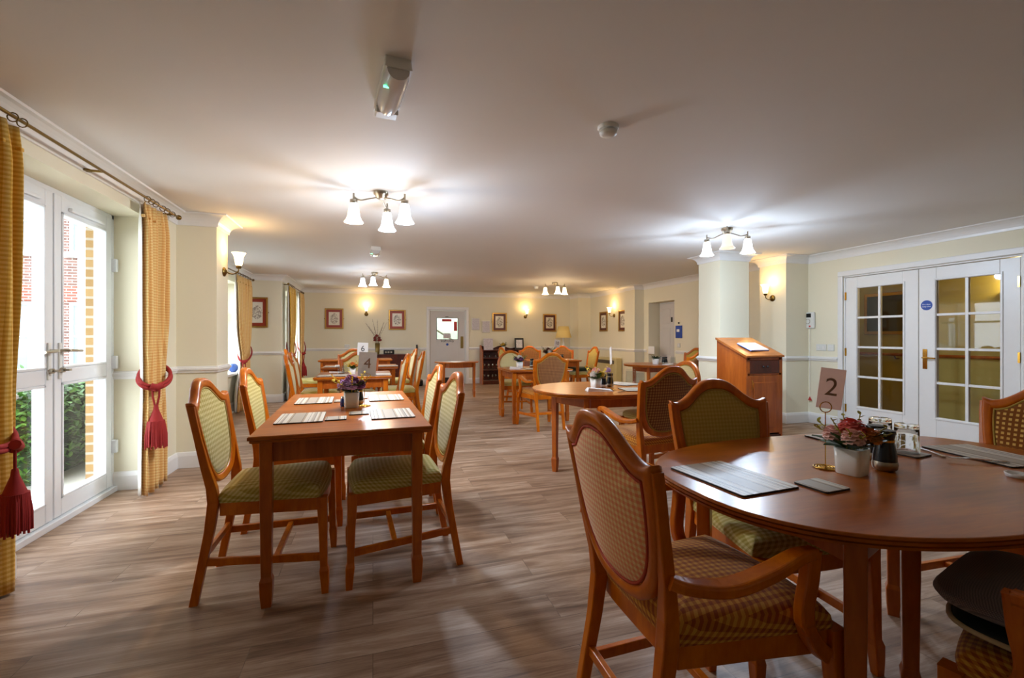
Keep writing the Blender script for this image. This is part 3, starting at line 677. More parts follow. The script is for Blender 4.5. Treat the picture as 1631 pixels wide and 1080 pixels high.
pole(XC, 2.05, 4.58, 2.225, 'thin brass curtain pole above the garden doors', (2.3, 2.42, 2.55, 2.7, 2.76, 4.02, 4.09, 4.16, 4.28, 4.36, 4.46), (2.25, 3.45, 4.5))
curtain(XC - .03, 2.22, 2.77, 2.20, 'gold checked curtain at the near side of the garden doors, cut by the picture edge', M['curtain'], 5, .9, .80, .036, anchor=0.9)
curtain(XC - .035, 4.02, 4.40, 2.20, 'gold and peach checked curtain at the far side of the garden doors', M['curtain2'], 4, .85, .8, .028, ph=.9)
tieback(XC - .03, 2.47, .715, .085, .26, 30, 'crimson tieback and tassel on the near garden door curtain', .13, 1.12, .12)
tieback(XC - .03, 4.22, .825, .08, .175, -50, 'crimson tieback and tassel on the curtain beside the near pier', .16, 1.25, .075)
XC2 = -2.03
pole(XC2, 5.5, 9.05, 2.2, 'brass curtain pole above the second window', (8.05, 8.2, 8.35, 8.5, 8.65, 8.8), (5.6, 7.3, 8.98))
curtain(XC2, 8.02, 8.86, 2.17, 'pale gold curtain at the second window, left of the red-mounted pier picture', M['curtain2'], 5, .8, .62, .04, anchor=.8)
tieback(XC2, 8.53, .80, .075, .27, -62, 'crimson tieback and tassel on the second window curtain', .16, 1.4, .13, .55)
XC3 = -1.49
pole(XC3, 9.25, 11.1, 2.17, 'brass curtain pole in the far window bay', (9.35, 9.5, 9.65, 9.8, 10.7, 10.85, 11.0), (9.35, 11.0))
curtain(XC3, 9.26, 9.95, 2.14, 'deep gold curtain on the near side of the far window bay', M['curtain'], 4, .85, .72, .036, anchor=.4)
curtain(XC3, 10.55, 11.12, 2.14, 'gold and peach curtain in the far corner by the back wall', M['curtain2'], 4, .85, .7, .034, anchor=.6)
tieback(XC3, 9.54, .84, .07, .24, -50, 'dark crimson tieback on the near far-bay curtain', .18, 1.3, .16, .55)
tieback(XC3, 10.86, .84, .07, .2, -50, 'dark crimson tieback on the far corner curtain', .18, 1.3, .16, .55)

# ------------------------------------------------------------------ chairs
PEAK = [(0, 1.0), (.05, .994), (.095, .970), (.14, .933), (.178, .909), (.208, .900), (.230, .903)]
SIDE = [(.245, .910), (.239, .84), (.230, .76), (.216, .68), (.192, .61), (.155, .555), (.105, .522), (.05, .508), (0, .504)]
PEAKI = [(0, .955), (.044, .949), (.082, .930), (.122, .899), (.155, .873), (.178, .864), (.192, .860)]
SIDEI = [(.200, .860), (.199, .82), (.192, .75), (.180, .685), (.160, .627), (.128, .582), (.088, .555), (.044, .543), (0, .540)]
def half(peak, side):
    a = catmull(peak, 4); b = catmull(side, 4); return a + b
def shield():
    o = half(PEAK, SIDE); i = half(PEAKI, SIDEI)
    full = lambda h: h + [(-y, z) for y, z in reversed(h[1:-1])]
    return full(o), full(i)
def oval():
    o, i = [], []
    for k in range(64):
        a = 2 * PI * k / 64; s, c = math.sin(a), math.cos(a)
        wd = .225 - .045 * max(0, -c)
        o.append((wd * s, .735 + .235 * c)); i.append(((wd - .038) * s, .735 + .197 * c))
    return o, i
def lean(y, z, off=0):
    return (-.225 - .19 * (z - .45) - .02 * (1 - (y / .235) ** 2) + off, y, z)
def back_parts(kind):
    o, i = shield() if kind == 'shield' else oval()
    f = MB(); rings = []
    for (a, b), (c, e) in zip(o, i):
        L = lambda t, off: lean(a + (c - a) * t, b + (e - b) * t, off)
        rings.append([L(0, -.014), L(0, .006), L(.12, .016), L(.35, .020), L(.62, .014), L(.8, .016), L(1, .006), L(1, -.012), L(.8, -.018), L(.4, -.022), L(.12, -.020)])
    f.loft(rings, True, False, True, True)
    def panel(sign):
        cy = 0; cz = sum(z for _, z in i) / len(i); rr = []
        for s, d in ((1, 0), (.96, .010), (.88, .017), (.7, .023), (.42, .027), (.14, .028)):
            rr.append([lean(y * s, cz + (z - cz) * s, sign * (d * .8 + .003) - .003) for y, z in i])
        m = MB(); m.loft(rr, True, False, True); m.add(rr[-1], [tuple(range(len(i)))], True); return m
    br = MB()
    for sg in (1, -1):
        br.tube([lean(y * .985, .72 + (z - .72) * .985, sg * .010 - .003) for y, z in i[::1]], .0048, 6, loop=True)
    return f, panel(1), panel(-1), br
def seat_outline(k=1.0):
    c = [(-.225, -.185), (.20, -.235), (.235, -.12), (.24, 0), (.235, .12), (.20, .235), (-.225, .185)]
    pts = [(-.22, -.17), (-.19, -.192), (.0, -.215), (.18, -.236), (.215, -.225), (.233, -.12), (.24, 0), (.233, .12), (.215, .225), (.18, .236), (0, .215), (-.19, .192), (-.22, .17), (-.225, 0)]
    p = catmull(pts, 4, True); return [(x * k, y * k) for x, y in p]
CH = {}
def chair_meshes(kind, seat, bf, br, arms, braid):
    key = (kind, seat, bf, br, arms, braid)
    if key in CH: return CH[key]
    W = M['chairwood']; P = []
    q = MB(); rr = []
    for s, z in ((1, .445), (1.012, .462), (1.0, .480), (.95, .496), (.82, .508), (.55, .518), (.2, .522)):
        rr.append([(x * s, y * s, z) for x, y in seat_outline()])
    q.loft(rr, True, False, True); q.add(rr[-1], [tuple(range(len(rr[0])))], True); P.append(('seat', q.mesh('seat', M[seat])))
    q = MB(); ol = seat_outline(.985); il = seat_outline(.9)
    q.loft([[(x, y, .385) for x, y in ol], [(x, y, .45) for x, y in ol], [(x, y, .45) for x, y in il], [(x, y, .385) for x, y in il]], True, False, False, True)
    P.append(('seat_rail', q.mesh('seat_rail', W, .004)))
    for s in (-1, 1):
        q = MB().post([(.236, .243 * s, 0, .030, .030), (.235, .242 * s, .045, .036, .036), (.232, .240 * s, .105, .042, .042), (.230, .238 * s, .125, .033, .033), (.226, .234 * s, .30, .038, .038), (.222, .230 * s, .405, .044, .044), (.222, .230 * s, .447, .044, .044)])
        P.append(('leg', q.mesh('leg', W, .004)))
        q = MB(); pth = [(-.315, .185, 0), (-.285, .182, .16), (-.255, .18, .32), (-.238, .18, .45), (-.243, .19, .52), (-.262, .214, .62), (-.285, .228, .75), (-.300, .236, .84), (-.309, .2365, .893)]
        sz = [(.034, .030), (.036, .032), (.040, .034), (.046, .038), (.042, .036), (.034, .028), (.030, .024), (.030, .024), (.032, .026)]
        if kind != 'shield':
            pth = pth[:5] + [(-.255, .197, .60), (-.268, .205, .68)]; sz = sz[:5] + [(.034, .028), (.026, .018)]
        q.post([(x, y * s, z, a, b) for (x, y, z), (a, b) in zip(pth, sz)]); P.append(('leg', q.mesh('leg', W, .004)))
    q = MB()
    for s in (-1, 1): q.bar([(-.28, .182 * s, .185), (.23, .236 * s, .165)], (.020, .034))
    q.bar([(.02, -.213, .172), (.02, .213, .172)], (.026, .024)).bar([(-.272, -.18, .215), (-.272, .18, .215)], (.020, .030))
    P.append(('stretcher', q.mesh('stretcher', W, .003)))
    f, pf, pb, bd = back_parts(kind)
    P.append(('back_frame', f.mesh('back_frame', W))); P.append(('backrest', pf.mesh('backrest', M[bf]))); P.append(('back_cover', pb.mesh('back_cover', M[br])))
    P.append(('braid', bd.mesh('braid', M[braid])))
    if arms:
        for s in (-1, 1):
            pts = catmull([(-.268, .232, .635), (-.22, .245, .622), (-.13, .265, .618), (-.03, .278, .645), (.06, .272, .668), (.12, .262, .664)], 4)
            wd = [(.030 + .022 * math.sin(PI * min(1, i / (len(pts) - 1) * 1.05)), .030) for i in range(len(pts))]
            q = MB().bar([(x, y * s, z) for x, y, z in pts], wd); P.append(('armrest', q.mesh('armrest', W, .008, 3)))
            pp = catmull([(.118, .260, .672), (.112, .258, .60), (.102, .254, .53), (.115, .248, .47), (.16, .240, .41), (.19, .236, .385)], 3)
            q = MB().bar([(x, y * s, z) for x, y, z in pp], (.032, .040)); P.append(('arm_support', q.mesh('arm_support', W, .006)))
    CH[key] = P; return P
def chair(x, y, deg, label, kind='shield', seat='green_seat', bf='green_back', br='gold_back', arms=False, braid='gold_braid', group=None):
    nm = 'dining_armchair' if arms else 'dining_chair'
    t = thing(nm, label, 'armchair' if arms else 'chair', (x, y, 0), R(deg), group)
    for n, me in chair_meshes(kind, seat, bf, br, arms, braid): link(n, me, t)
    return t
CG = 'dining chairs'
# near table on the left
chair(-.45, 2.545, 0, 'green checked side chair at the near left corner of the number 4 table', group=CG)
chair(-.44, 3.32, 1, 'green checked side chair behind the near left one at the number 4 table', group=CG)
chair(.115, 2.55, 183, 'green checked side chair at the near right corner of the number 4 table', group=CG)
chair(.11, 3.28, 181, 'green checked side chair at the far right corner of the number 4 table', group=CG)
# near oval table on the right
chair(.926, 1.124, -1, 'large salmon checked armchair seen from behind in the right foreground', seat='rust_seat', bf='rust_seat', br='pink_lit_back', arms=True, braid='red_braid', group=CG)
chair(1.50, 1.43, 264, 'gold-backed side chair facing the camera across the near oval table', seat='green_seat', bf='gold_back', group=CG)
chair(2.50, 1.19, 180, 'brown chair with yellow squares at the right end of the near oval table', seat='rust_seat', bf='dot_back', br='brown_shaded_back', arms=False, group=CG)
chair(1.545, .545, 105, 'armchair holding two cushions in the bottom right corner', seat='rust_seat', bf='dot_back', br='brown_shaded_back', arms=True, group=CG)
# oval table in the middle
chair(1.90, 2.975, 97, 'brown checked armchair seen from behind at the middle oval table', seat='rust_seat', bf='brown_shaded_back', br='brown_shaded_back', arms=True, group=CG)
chair(2.50, 3.62, 182, 'round-backed cream chair at the middle oval table', 'oval', bf='cream_back', group=CG)
# rectangular table before the dresser
chair(2.15, 5.72, 95, 'brown checked armchair seen from behind at the small square-legged table', seat='rust_seat', bf='brown_shaded_back', br='brown_shaded_back', arms=True, group=CG)
chair(2.13, 6.88, 262, 'round-backed chair behind the flowers on the small square-legged table', 'oval', bf='cream_back', group=CG)
# table with the 10 card
chair(2.66, 8.3, 5, 'pale-backed chair at the left end of the number 10 table', bf='cream_back', group=CG)
chair(3.22, 8.95, 268, 'dark-framed chair behind the left end of the number 10 table', bf='brown_shaded_back', group=CG)
chair(3.98, 8.38, 178, 'gold-backed chair with a dark green cushion at the number 10 table', bf='gold_back', group=CG)
chair(3.95, 8.95, 262, 'brown-backed chair behind the right end of the number 10 table', bf='brown_shaded_back', group=CG)
# table in front of the far right recess
chair(5.22, 6.78, 190, 'yellow-backed chair beside the pillar at the table with the green plant', bf='gold_back', group=CG)
chair(4.6, 5.80, 82, 'brown-backed chair seen from behind beside the pillar', bf='brown_shaded_back', br='brown_shaded_back', group=CG)
# far left tables
chair(-.57, 5.55, 3, 'pale chair leaning at the near left of the square table', bf='cream_back', group=CG)
chair(-.66, 6.45, 2, 'pale chair at the left of the wide table behind the square table', bf='cream_back', group=CG)
chair(-1.0, 8.1, 5, 'pale chair in the far left corner by the gold curtains', bf='cream_back', group=CG)
chair(.05, 5.52, 182, 'pale chair at the near right of the square table', bf='cream_back', group=CG)
chair(.33, 6.45, 180, 'pale chair at the right of the wide table, behind the square table chair', bf='cream_back', group=CG)
chair(.34, 7.72, 184, 'chair seen edge-on in front of the dark sideboard', bf='cream_back', group=CG)
chair(-.17, 6.12, 271, 'cream shield-backed chair behind the number 4 card', bf='cream_back', group=CG)
chair(-.30, 7.68, 271, 'cream shield-backed chair behind the number 6 card', bf='cream_back', group=CG)

# ------------------------------------------------------------------ tables
def leg_post(x, y, h, s=.052):
    return MB().post([(x, y, 0, s * .78, s * .78), (x, y, .05, s * .95, s * .95), (x, y, .115, s * 1.05, s * 1.05), (x, y, .135, s * .82, s * .82), (x, y, h * .6, s * .95, s * .95), (x, y, h, s, s)])
def rect_table(x, y, deg, L, W, h, label, legs=None, mat='tabletop'):
    """L along local x, W along local y"""
    t = thing('dining_table', label, 'table', (x, y, 0), R(deg))
    q = MB(); rings = []
    for e, z in ((-.012, h - .032), (-.006, h - .026), (-.008, h - .020), (0, h - .016), (0, h - .004), (-.004, h)):
        rings.append([(a * (L / 2 + e), b * (W / 2 + e), z) for a, b in ((-1, -1), (1, -1), (1, 1), (-1, 1))])
    q.loft(rings, True, True, False).obj('tabletop', M[mat], t)
    lx, ly = L / 2 - .065, W / 2 - .065; q = MB(); a0 = h - .125
    for s in (-1, 1): q.bb(-lx, lx, s * ly - .011, s * ly + .011, a0, h - .032).bb(s * lx - .011, s * lx + .011, -ly, ly, a0, h - .032)
    q.obj('apron', M['redwood'], t)
    for a in (-1, 1):
        for b in (-1, 1): leg_post(a * lx, b * ly, h - .032).obj('leg', M['tablewood'], t, .004)
    return t
def oval_table(x, y, A, B, n, h, legs, label, deg=0):
    t = thing('oval_dining_table', label, 'table', (x, y, 0), R(deg))
    def ol(e):
        o = []
        for k in range(96):
            a = 2 * PI * k / 96; c, s = math.cos(a), math.sin(a)
            o.append(((A + e) * math.copysign(abs(c) ** (2 / n), c), (B + e) * math.copysign(abs(s) ** (2 / n), s)))
        return o
    q = MB(); rings = [[(u, v, z) for u, v in ol(e)] for e, z in ((-.022, h - .036), (-.010, h - .033), (-.008, h - .026), (-.014, h - .024), (-.004, h - .020), (-.002, h - .012), (-.008, h - .010), (0, h - .007), (-.003, h - .001), (-.006, h))]
    for r0, r1 in zip(rings, rings[1:]): q.loft([r0, r1], True, False, False)
    q.add(rings[-1], [tuple(range(96))]).add(rings[0], [tuple(range(96))[::-1]]); q.obj('tabletop', M['tabletopx'], t)
    q = MB()
    for (x0, y0), (x1, y1) in zip(legs, legs[1:] + legs[:1]):
        q.bar([(x0 - x, y0 - y, h - .08), (x1 - x, y1 - y, h - .08)], (.022, .088))
    q.obj('apron', M['redwood'], t)
    for lx, ly in legs:
        m = leg_post(0, 0, h - .036, .05).obj('leg', M['tablewood'], t, .004, (lx - x, ly - y, 0), R(38))
    return t
TA = .768
rect_table(-.145, 2.965, 91.8, 1.52, .79, TA, 'rectangular cherry table with striped mats and number 4 card, near left')
rect_table(-.2, 5.55, 90, .80, .80, TA, 'square cherry table behind the near left table')
rect_table(-.17, 7.05, 0, 1.03, .72, TA, 'wide cherry table in the second row behind the square table', mat='tabletopx')
rect_table(-.30, 9.2, 0, 1.30, .70, TA, 'cherry table furthest back, in front of the sideboard', mat='tabletopx')
rect_table(2.25, 6.27, 0, .92, .72, .74, 'small cherry table with white and purple flowers, before the dresser', mat='tabletopx')
rect_table(3.35, 8.4, 0, 1.06, .7, .74, 'cherry table carrying the number 10 card', mat='tabletopx')
TI = .745
oval_table(1.70, 1.14, .80, .50, 2.6, TI, [(1.225, 1.465), (1.17, .85), (1.66, 1.03), (2.15, .87), (2.15, 1.40)], 'large oval cherry table in the right foreground')
oval_table(1.95, 3.70, .60, .53, 2.2, .74, [(1.55, 3.76), (1.67, 3.36), (2.16, 3.34), (2.16, 4.08)], 'oval cherry table in the middle of the room')
oval_table(4.52, 6.62, .50, .46, 2.2, .74, [(4.28, 6.42), (4.78, 6.42), (4.78, 6.84), (4.28, 6.84)], 'oval cherry table by the recessed door')
t = thing('half_round_side_table', 'small half-round side table in front of the staff door', 'table', (1.62, 8.95, 0))
hz = .70; pl = [(-.44, .2), (-.44, .1), (-.38, -.08), (-.25, -.2), (0, -.25), (.25, -.2), (.38, -.08), (.44, .1), (.44, .2)]
MB().prism(pl, hz - .022, hz).obj('tabletop', M['tabletopx'], t, .004)
MB().prism([(u * .84, v * .8) for u, v in pl], hz - .11, hz - .022).obj('apron', M['redwood'], t)
for u, v in ((-.30, -.1), (.30, -.1), (-.34, .15), (.34, .15)): leg_post(u, v, hz - .022, .042).obj('leg', M['tablewood'], t, .003)

# ------------------------------------------------------------------ things on the tables
def table_mat(x, y, z, deg, label, big=True, group=None):
    w_, d_ = (.225, .305) if big else (.105, .105)
    t = thing('place_mat' if big else 'coaster', label, 'place mat' if big else 'coaster', (x, y, z), R(deg), group)
    def rr(w, d, r=.008):
        o = []
        for cx, cy, a0 in ((w / 2 - r, d / 2 - r, 0), (-w / 2 + r, d / 2 - r, 90), (-w / 2 + r, -d / 2 + r, 180), (w / 2 - r, -d / 2 + r, 270)):
            for k in range(4): o.append((cx + r * math.cos(R(a0 + 30 * k)), cy + r * math.sin(R(a0 + 30 * k))))
        return o
    MB().prism(rr(w_, d_), .0005, .0052).obj('backing', M['matedge'], t)
    MB().prism(rr(w_ - .002, d_ - .002), .0052, .0062).obj('printed_face', M['mattop'], t)
    return t
tz = TA
for x, y, dg, l in ((-.36, 2.62, 92, 'left near'), (-.37, 3.30, 92, 'left far'), (.10, 2.62, 92, 'right near'), (.085, 3.31, 92, 'right far')):
    table_mat(x, y, tz, dg - 90, f'striped place mat on the number 4 table at its {l} chair')
for x, y, l in ((-.185, 2.55, 'left near'), (-.195, 3.235, 'left far'), (-.075, 2.69, 'right near'), (-.09, 3.37, 'right far')):
    table_mat(x, y, tz, 2, f'striped coaster on the number 4 table at its {l} chair', False)
table_mat(1.10, 1.195, TI, 4, 'striped place mat in front of the salmon armchair')
table_mat(1.30, 1.045, TI, 4, 'striped coaster beside the salmon armchair place mat', False)
table_mat(1.98, 1.235, TI, 8, 'striped coaster under the nearer upturned tumbler', False)
table_mat(2.24, 1.13, TI, -8, 'striped place mat with a fork at the right end of the oval table')
table_mat(2.02, 1.47, TI, 84, 'striped place mat at the far side of the oval table')

def blossom(parent, c, r, mat, n=46):
    q = MB()
    for k in range(n):
        a = k * 2.39996; h = 1 - 1.35 * k / n; rad = math.sqrt(max(0, 1 - h * h))
        d = Vector((rad * math.cos(a), rad * math.sin(a), h)); p = Vector(c) + d * r * .72
        s1 = d.cross(Vector((0, 0, 1)) if abs(d.z) < .95 else Vector((1, 0, 0))).normalized(); s2 = d.cross(s1)
        e = r * .42
        vs = [p - d * r * .1, p + s1 * e + d * r * .12, p + s1 * e * .6 + s2 * e * .8 + d * r * .3, p - s1 * e * .6 + s2 * e * .8 + d * r * .3, p - s1 * e + d * r * .12]
        q.add(vs, [(0, 1, 2), (0, 2, 3), (0, 3, 4)], True)
    q.ball(c, r * .7, 10, 7)
    return q.obj('flower', mat, parent)
def leaf(q, p, d, L, W):
    d = Vector(d).normalized(); s = d.cross(Vector((0, 0, 1)))
    s = s.normalized() if s.length > .01 else Vector((1, 0, 0)); n = s.cross(d); p = Vector(p)
    prof = ((0, .08), (.2, .75), (.45, 1), (.7, .8), (.9, .35), (1, .03))
    a = [p + d * L * t + n * (-.25 * L * t * t) - s * W * w_ for t, w_ in prof]; b = [p + d * L * t + n * (-.25 * L * t * t + .0) + s * W * w_ for t, w_ in prof]
    c = [p + d * L * t + n * (-.25 * L * t * t - .1 * W) for t, w_ in prof]
    q.loft([a, c, b], False, False, True)
FM = {}
def fm(c):
    if c not in FM: FM[c] = plain('petal', c, .7)
    return FM[c]
def flowers(x, y, z, deg, label, cols, s=1.0, sprig=(206, 176, 40), seed=1, lay=None):
    rnd = random.Random(seed)
    t = thing('flower_pot', label, 'flower arrangement', (x, y, z), R(deg))
    b = .072 * s; h = .075 * s
    def sq(k, zz):
        o = []; r = .014 * s * k; e = b / 2 * k
        for cx, cy, a0 in ((e - r, e - r, 0), (-e + r, e - r, 90), (-e + r, -e + r, 180), (e - r, -e + r, 270)):
            for i in range(4): o.append((cx + r * math.cos(R(a0 + 30 * i)), cy + r * math.sin(R(a0 + 30 * i)), zz))
        return o
    q = MB(); rg = [sq(.86, .0005), sq(.9, .004), sq(1.0, h), sq(.9, h), sq(.88, h * .8)]
    q.loft(rg, True, True, True); q.obj('pot', M['white'], t)
    n = len(cols)
    for i, c in enumerate(cols):
        a = 2 * PI * i / max(1, n - 1) + .5
        rr = 0 if i == 0 else .042 * s
        blossom(t, (rr * math.cos(a), rr * math.sin(a), h + (.052 if i == 0 else .034) * s), (.034 if i == 0 else .028) * s, fm(c))
    q = MB()
    for k in range(16):
        a = 2 * PI * k / 16 + rnd.uniform(-.2, .2)
        leaf(q, (.014 * s * math.cos(a), .014 * s * math.sin(a), h), (math.cos(a), math.sin(a), rnd.uniform(.35, 1.5)), rnd.uniform(.06, .085) * s, .026 * s)
    q.obj('foliage', M['leaf'] if seed % 2 else M['leafd'], t)
    q = MB()
    for k in range(9):
        a = 2 * PI * k / 9 + rnd.uniform(-.3, .3); e = rnd.uniform(.6, 1.2)
        p = Vector((.02 * s * math.cos(a), .02 * s * math.sin(a), h)); tip = p + Vector((math.cos(a) * .07, math.sin(a) * .07, .085 * e)) * s
        q.tube([p, (p + tip) / 2 + Vector((0, 0, .01)), tip], .0016 * s, 5)
        for m in range(5): leaf(q, p.lerp(tip, .6 + .1 * m), (rnd.uniform(-1, 1), rnd.uniform(-1, 1), rnd.uniform(.2, 1)), .02 * s, .005 * s)
    q.obj('sprigs', fm(sprig), t)
    return t
def mill(x, y, z, label, band='gold', s=1.0, base='nickel'):
    t = thing('pepper_mill', label, 'pepper mill', (x, y, z))
    MB().lathe([(.020 * s, .0005), (.027 * s, .006 * s), (.029 * s, .018 * s), (.027 * s, .026 * s)], 20).obj('base', M[base], t)
    MB().lathe([(.027 * s, .026 * s), (.0265 * s, .04 * s), (.021 * s, .072 * s), (.020 * s, .078 * s)], 20).obj('body', M['black'], t)
    MB().lathe([(.0215 * s, .078 * s), (.0215 * s, .084 * s)], 20).obj('band', M[band], t)
    MB().lathe([(.020 * s, .084 * s), (.024 * s, .105 * s), (.0225 * s, .108 * s), (.0, .104 * s)], 20).obj('cap', M['black'], t)
def tumbler(x, y, z, label, s=1.0, mat='tumbler'):   # upside down
    t = thing('glass_tumbler', label, 'glass', (x, y, z))
    p = [(.036, 0), (.0335, 0), (.0315, .05), (.029, .083), (.0, .083)]; o = [(.036, 0), (.0355, .04), (.034, .088), (.033, .096), (.0, .097)]
    q = MB().lathe([(r * s, h * s + .0005) for r, h in reversed(p)] + [(r * s, h * s + .0005) for r, h in o], 28, caps=False)
    q.obj('tumbler', M[mat], t)
def card_mat(name, c, amt):
    q = NT(name); q.b.inputs['Base Color'].default_value = lin(c); q.b.inputs['Roughness'].default_value = .6
    nz = q.n('ShaderNodeTexNoise', Scale=22.0, Detail=5.0, Distortion=1.5); q.l(q.coord(), nz.inputs['Vector'])
    col = q.mix(q.math('MULTIPLY', nz.outputs[0], .6), lin(c), lin(tuple(min(255, k + 24) for k in c))); q.l(col, q.b.inputs['Base Color'])
    tl = q.n('ShaderNodeBsdfTranslucent'); mx = q.n('ShaderNodeMixShader'); mx.inputs[0].default_value = amt; q.l(col, tl.inputs[0])
    q.l(q.b.outputs[0], mx.inputs[1]); q.l(tl.outputs[0], mx.inputs[2]); q.l(mx.outputs[0], q.t.nodes['Material Output'].inputs[0]); return q.m
M['pinkcard'] = card_mat('pink_marbled_card', (234, 212, 202), .6); M['greycard'] = card_mat('silver_card', (186, 182, 178), .5)
M['bronzeink'] = plain('bronze_ink', (152, 124, 102), .5)
def number_stand(x, y, z, deg, num, label, card='pinkcard', h=.34, w_=.085, ch=.14, tilt=8):
    t = thing('number_stand', label, 'table number', (x, y, z), R(deg))   # faces local -y
    q = MB()
    for rr in (.036, .028, .02, .011): q.tube([(rr * math.cos(2 * PI * k / 20), rr * math.sin(2 * PI * k / 20), .003) for k in range(20)], .0018, 6, loop=True)
    for k in range(6): q.tube([(0, 0, .003), (.036 * math.cos(PI * k / 3), .036 * math.sin(PI * k / 3), .003)], .0015, 5)
    q.obj('base', M['gold'], t)
    zb = h - ch
    MB().tube([(0, 0, .003), (0, 0, zb - .012)], .0018, 6).tube([(.018 * math.cos(2 * PI * k / 20), -.003, zb + .006 + .018 * math.sin(2 * PI * k / 20)) for k in range(20)], .0018, 6, loop=True).obj('wire_holder', M['gold'], t)
    c = MB().bb(-w_ / 2, w_ / 2, .0005, .0022, 0, ch).obj('card', M[card], t, 0, (w_ * .12, 0, zb)); c.rotation_euler = (0, R(tilt), 0)
    text(num, ch * .62, M['bronzeink'] if card != 'signwhite' else M['ink'], c, (0, -.0003, ch * .52), (R(90), 0, 0), .0004, 'numeral')
    return t
M['signwhite'] = plain('white_card', (232, 232, 230), .5)
PUR, PUR2, LIL, PINK, COR, ORG, WHT, YEL = (124, 62, 112), (156, 96, 146), (206, 170, 214), (248, 202, 190), (226, 106, 92), (232, 148, 62), (236, 230, 222), (222, 190, 70)
# near oval table
flowers(1.52, 1.115, TI, 12, 'white pot of pink and orange flowers on the near oval table', [COR, PINK, PINK, ORG, ORG], 1.15, (170, 160, 50), 1)
number_stand(1.498, 1.19, TI, -30, '2', 'gold wire stand with pink number 2 card', 'pinkcard', .345, .078, .14, 7)
mill(1.665, 1.11, TI, 'black pepper mill with copper band beside the pink flowers', 'gold', 1.27)
mill(1.765, 1.21, TI, 'black mill half hidden behind the front mill and flowers', 'nickel', 1.2)
tumbler(2.05, 1.385, TI, 'upturned clear tumbler behind, nearer the pink flowers', 1.15)
tumbler(1.985, 1.245, TI + .0062, 'upturned clear tumbler in front, standing on a coaster', 1.12)
def cutlery(kind, x, y, z, deg, label):
    q = MB()
    if kind == 'fork':
        q.bar([(0, 0, .003), (.06, 0, .005), (.115, 0, .009), (.13, 0, .008)], [(.011, .003), (.009, .003), (.006, .003), (.022, .0025)])
        for k in range(4): q.bar([(.13, -.0085 + .0057 * k, .008), (.155, -.0085 + .0057 * k, .007), (.18, -.0085 + .0057 * k, .010)], (.0032, .002))
    else:
        q.bar([(0, 0, .003), (.08, 0, .004), (.095, 0, .004), (.20, 0, .003)], [(.012, .005), (.011, .005), (.016, .002), (.008, .0015)])
    return tag(q.obj(kind, M['steel'], None, 0, (x, y, z), R(deg)), label, kind)
cutlery('fork', 2.16, 1.03, TI + .0062, 148, 'steel fork lying over the right end place mat')
cutlery('knife', 2.05, 1.16, TI, 60, 'steel knife beside the right end place mat')
tag(MB().lathe([(.03, .0005), (.034, .012), (.03, .012), (.026, .004)], 20).obj('small_dish', M['white'], None, 0, (2.0, .93, TI)), 'small white dish at the right edge of the near oval table', 'dish')
# table 4
flowers(-.125, 2.94, TA, 4, 'white pot of purple and yellow flowers on the number 4 table', [PUR2, PUR, PUR2, LIL, LIL, PUR2, PUR], 1.25, (226, 196, 40), 2)
mill(-.085, 3.06, TA, 'black mill behind the purple flowers on the number 4 table', 'gold', 1.05)
t = thing('salt_shaker', 'small blue glass salt shaker left of the purple flowers', 'salt shaker', (-.175, 3.0, TA))
MB().lathe([(.016, .0005), (.019, .01), (.017, .045), (.014, .05)], 16).obj('body', plain('cobalt_glass', (30, 50, 120), .1), t); MB().lathe([(.015, .05), (.014, .062), (.0, .064)], 16).obj('cap', M['steel'], t)
number_stand(-.05, 2.965, TA, 14, '4', 'gold wire stand with grey number 4 card', 'greycard', .335, .11, .15, 4)
# square table and the ones behind it
number_stand(-.13, 5.62, TA, 12, '6', 'wire stand with white number 6 card on the square table', 'signwhite', .36, .12, .15, 2)
flowers(-.22, 5.5, TA, 0, 'white pot with orange flower on the square table', [ORG, YEL, ORG], .9, YEL, 3)
for x, y, dg, l in ((-.42, 5.35, 0, 'left'), (.04, 5.38, 0, 'right')): table_mat(x, y, TA, dg + 90, f'striped place mat on the {l} of the square table')
for x, y, l in ((-.02, 5.36, 'right'), (-.40, 5.75, 'left')):
    q = MB().loft([[(-.05, -.08, .0075), (.05, -.08, .0075), (.05, .08, .0075), (-.05, .08, .0075)], [(-.048, -.08, .02), (.05, -.08, .014), (.05, .08, .014), (-.048, .08, .022)]], True, True, False)
    tag(q.obj('folded_napkin', M['paper'], None, .002, (x, y, TA), R(20 if l == 'right' else 70)), f'white folded napkin on the {l} of the square table', 'napkin')
for k, (x, y) in enumerate(((-.31, 5.66), (-.35, 5.58))): tumbler(x, y, TA, ('clear tumbler on the square table behind the napkin', 'clear tumbler on the square table left of the orange flower')[k], 1.0, 'thinglass')
for x, y, l in ((-.50, 6.95, 'left'), (.20, 6.92, 'right')): table_mat(x, y, TA, 90, f'striped place mat on the {l} of the wide table')
tag(MB().loft([[(-.09, -.07, .007), (.09, -.07, .007), (.09, .07, .007), (-.09, .07, .007)], [(-.085, -.06, .03), (.08, -.07, .016), (.09, .07, .02), (-.08, .07, .028)]], True, True, False).obj('folded_napkin', M['paper'], None, .003, (-.42, 6.86, TA), R(8)), 'white napkin on the left of the wide table', 'napkin')
t = thing('menu_card', 'small white menu card standing on the wide table', 'card', (-.17, 7.1, TA)); MB().loft([[(-.06, -.03, .0005), (.06, -.03, .0005), (.06, .03, .0005), (-.06, .03, .0005)], [(-.06, -.002, .22), (.06, -.002, .22), (.06, .002, .22), (-.06, .002, .22)]], True, True, False).obj('card', M['paper'], t)
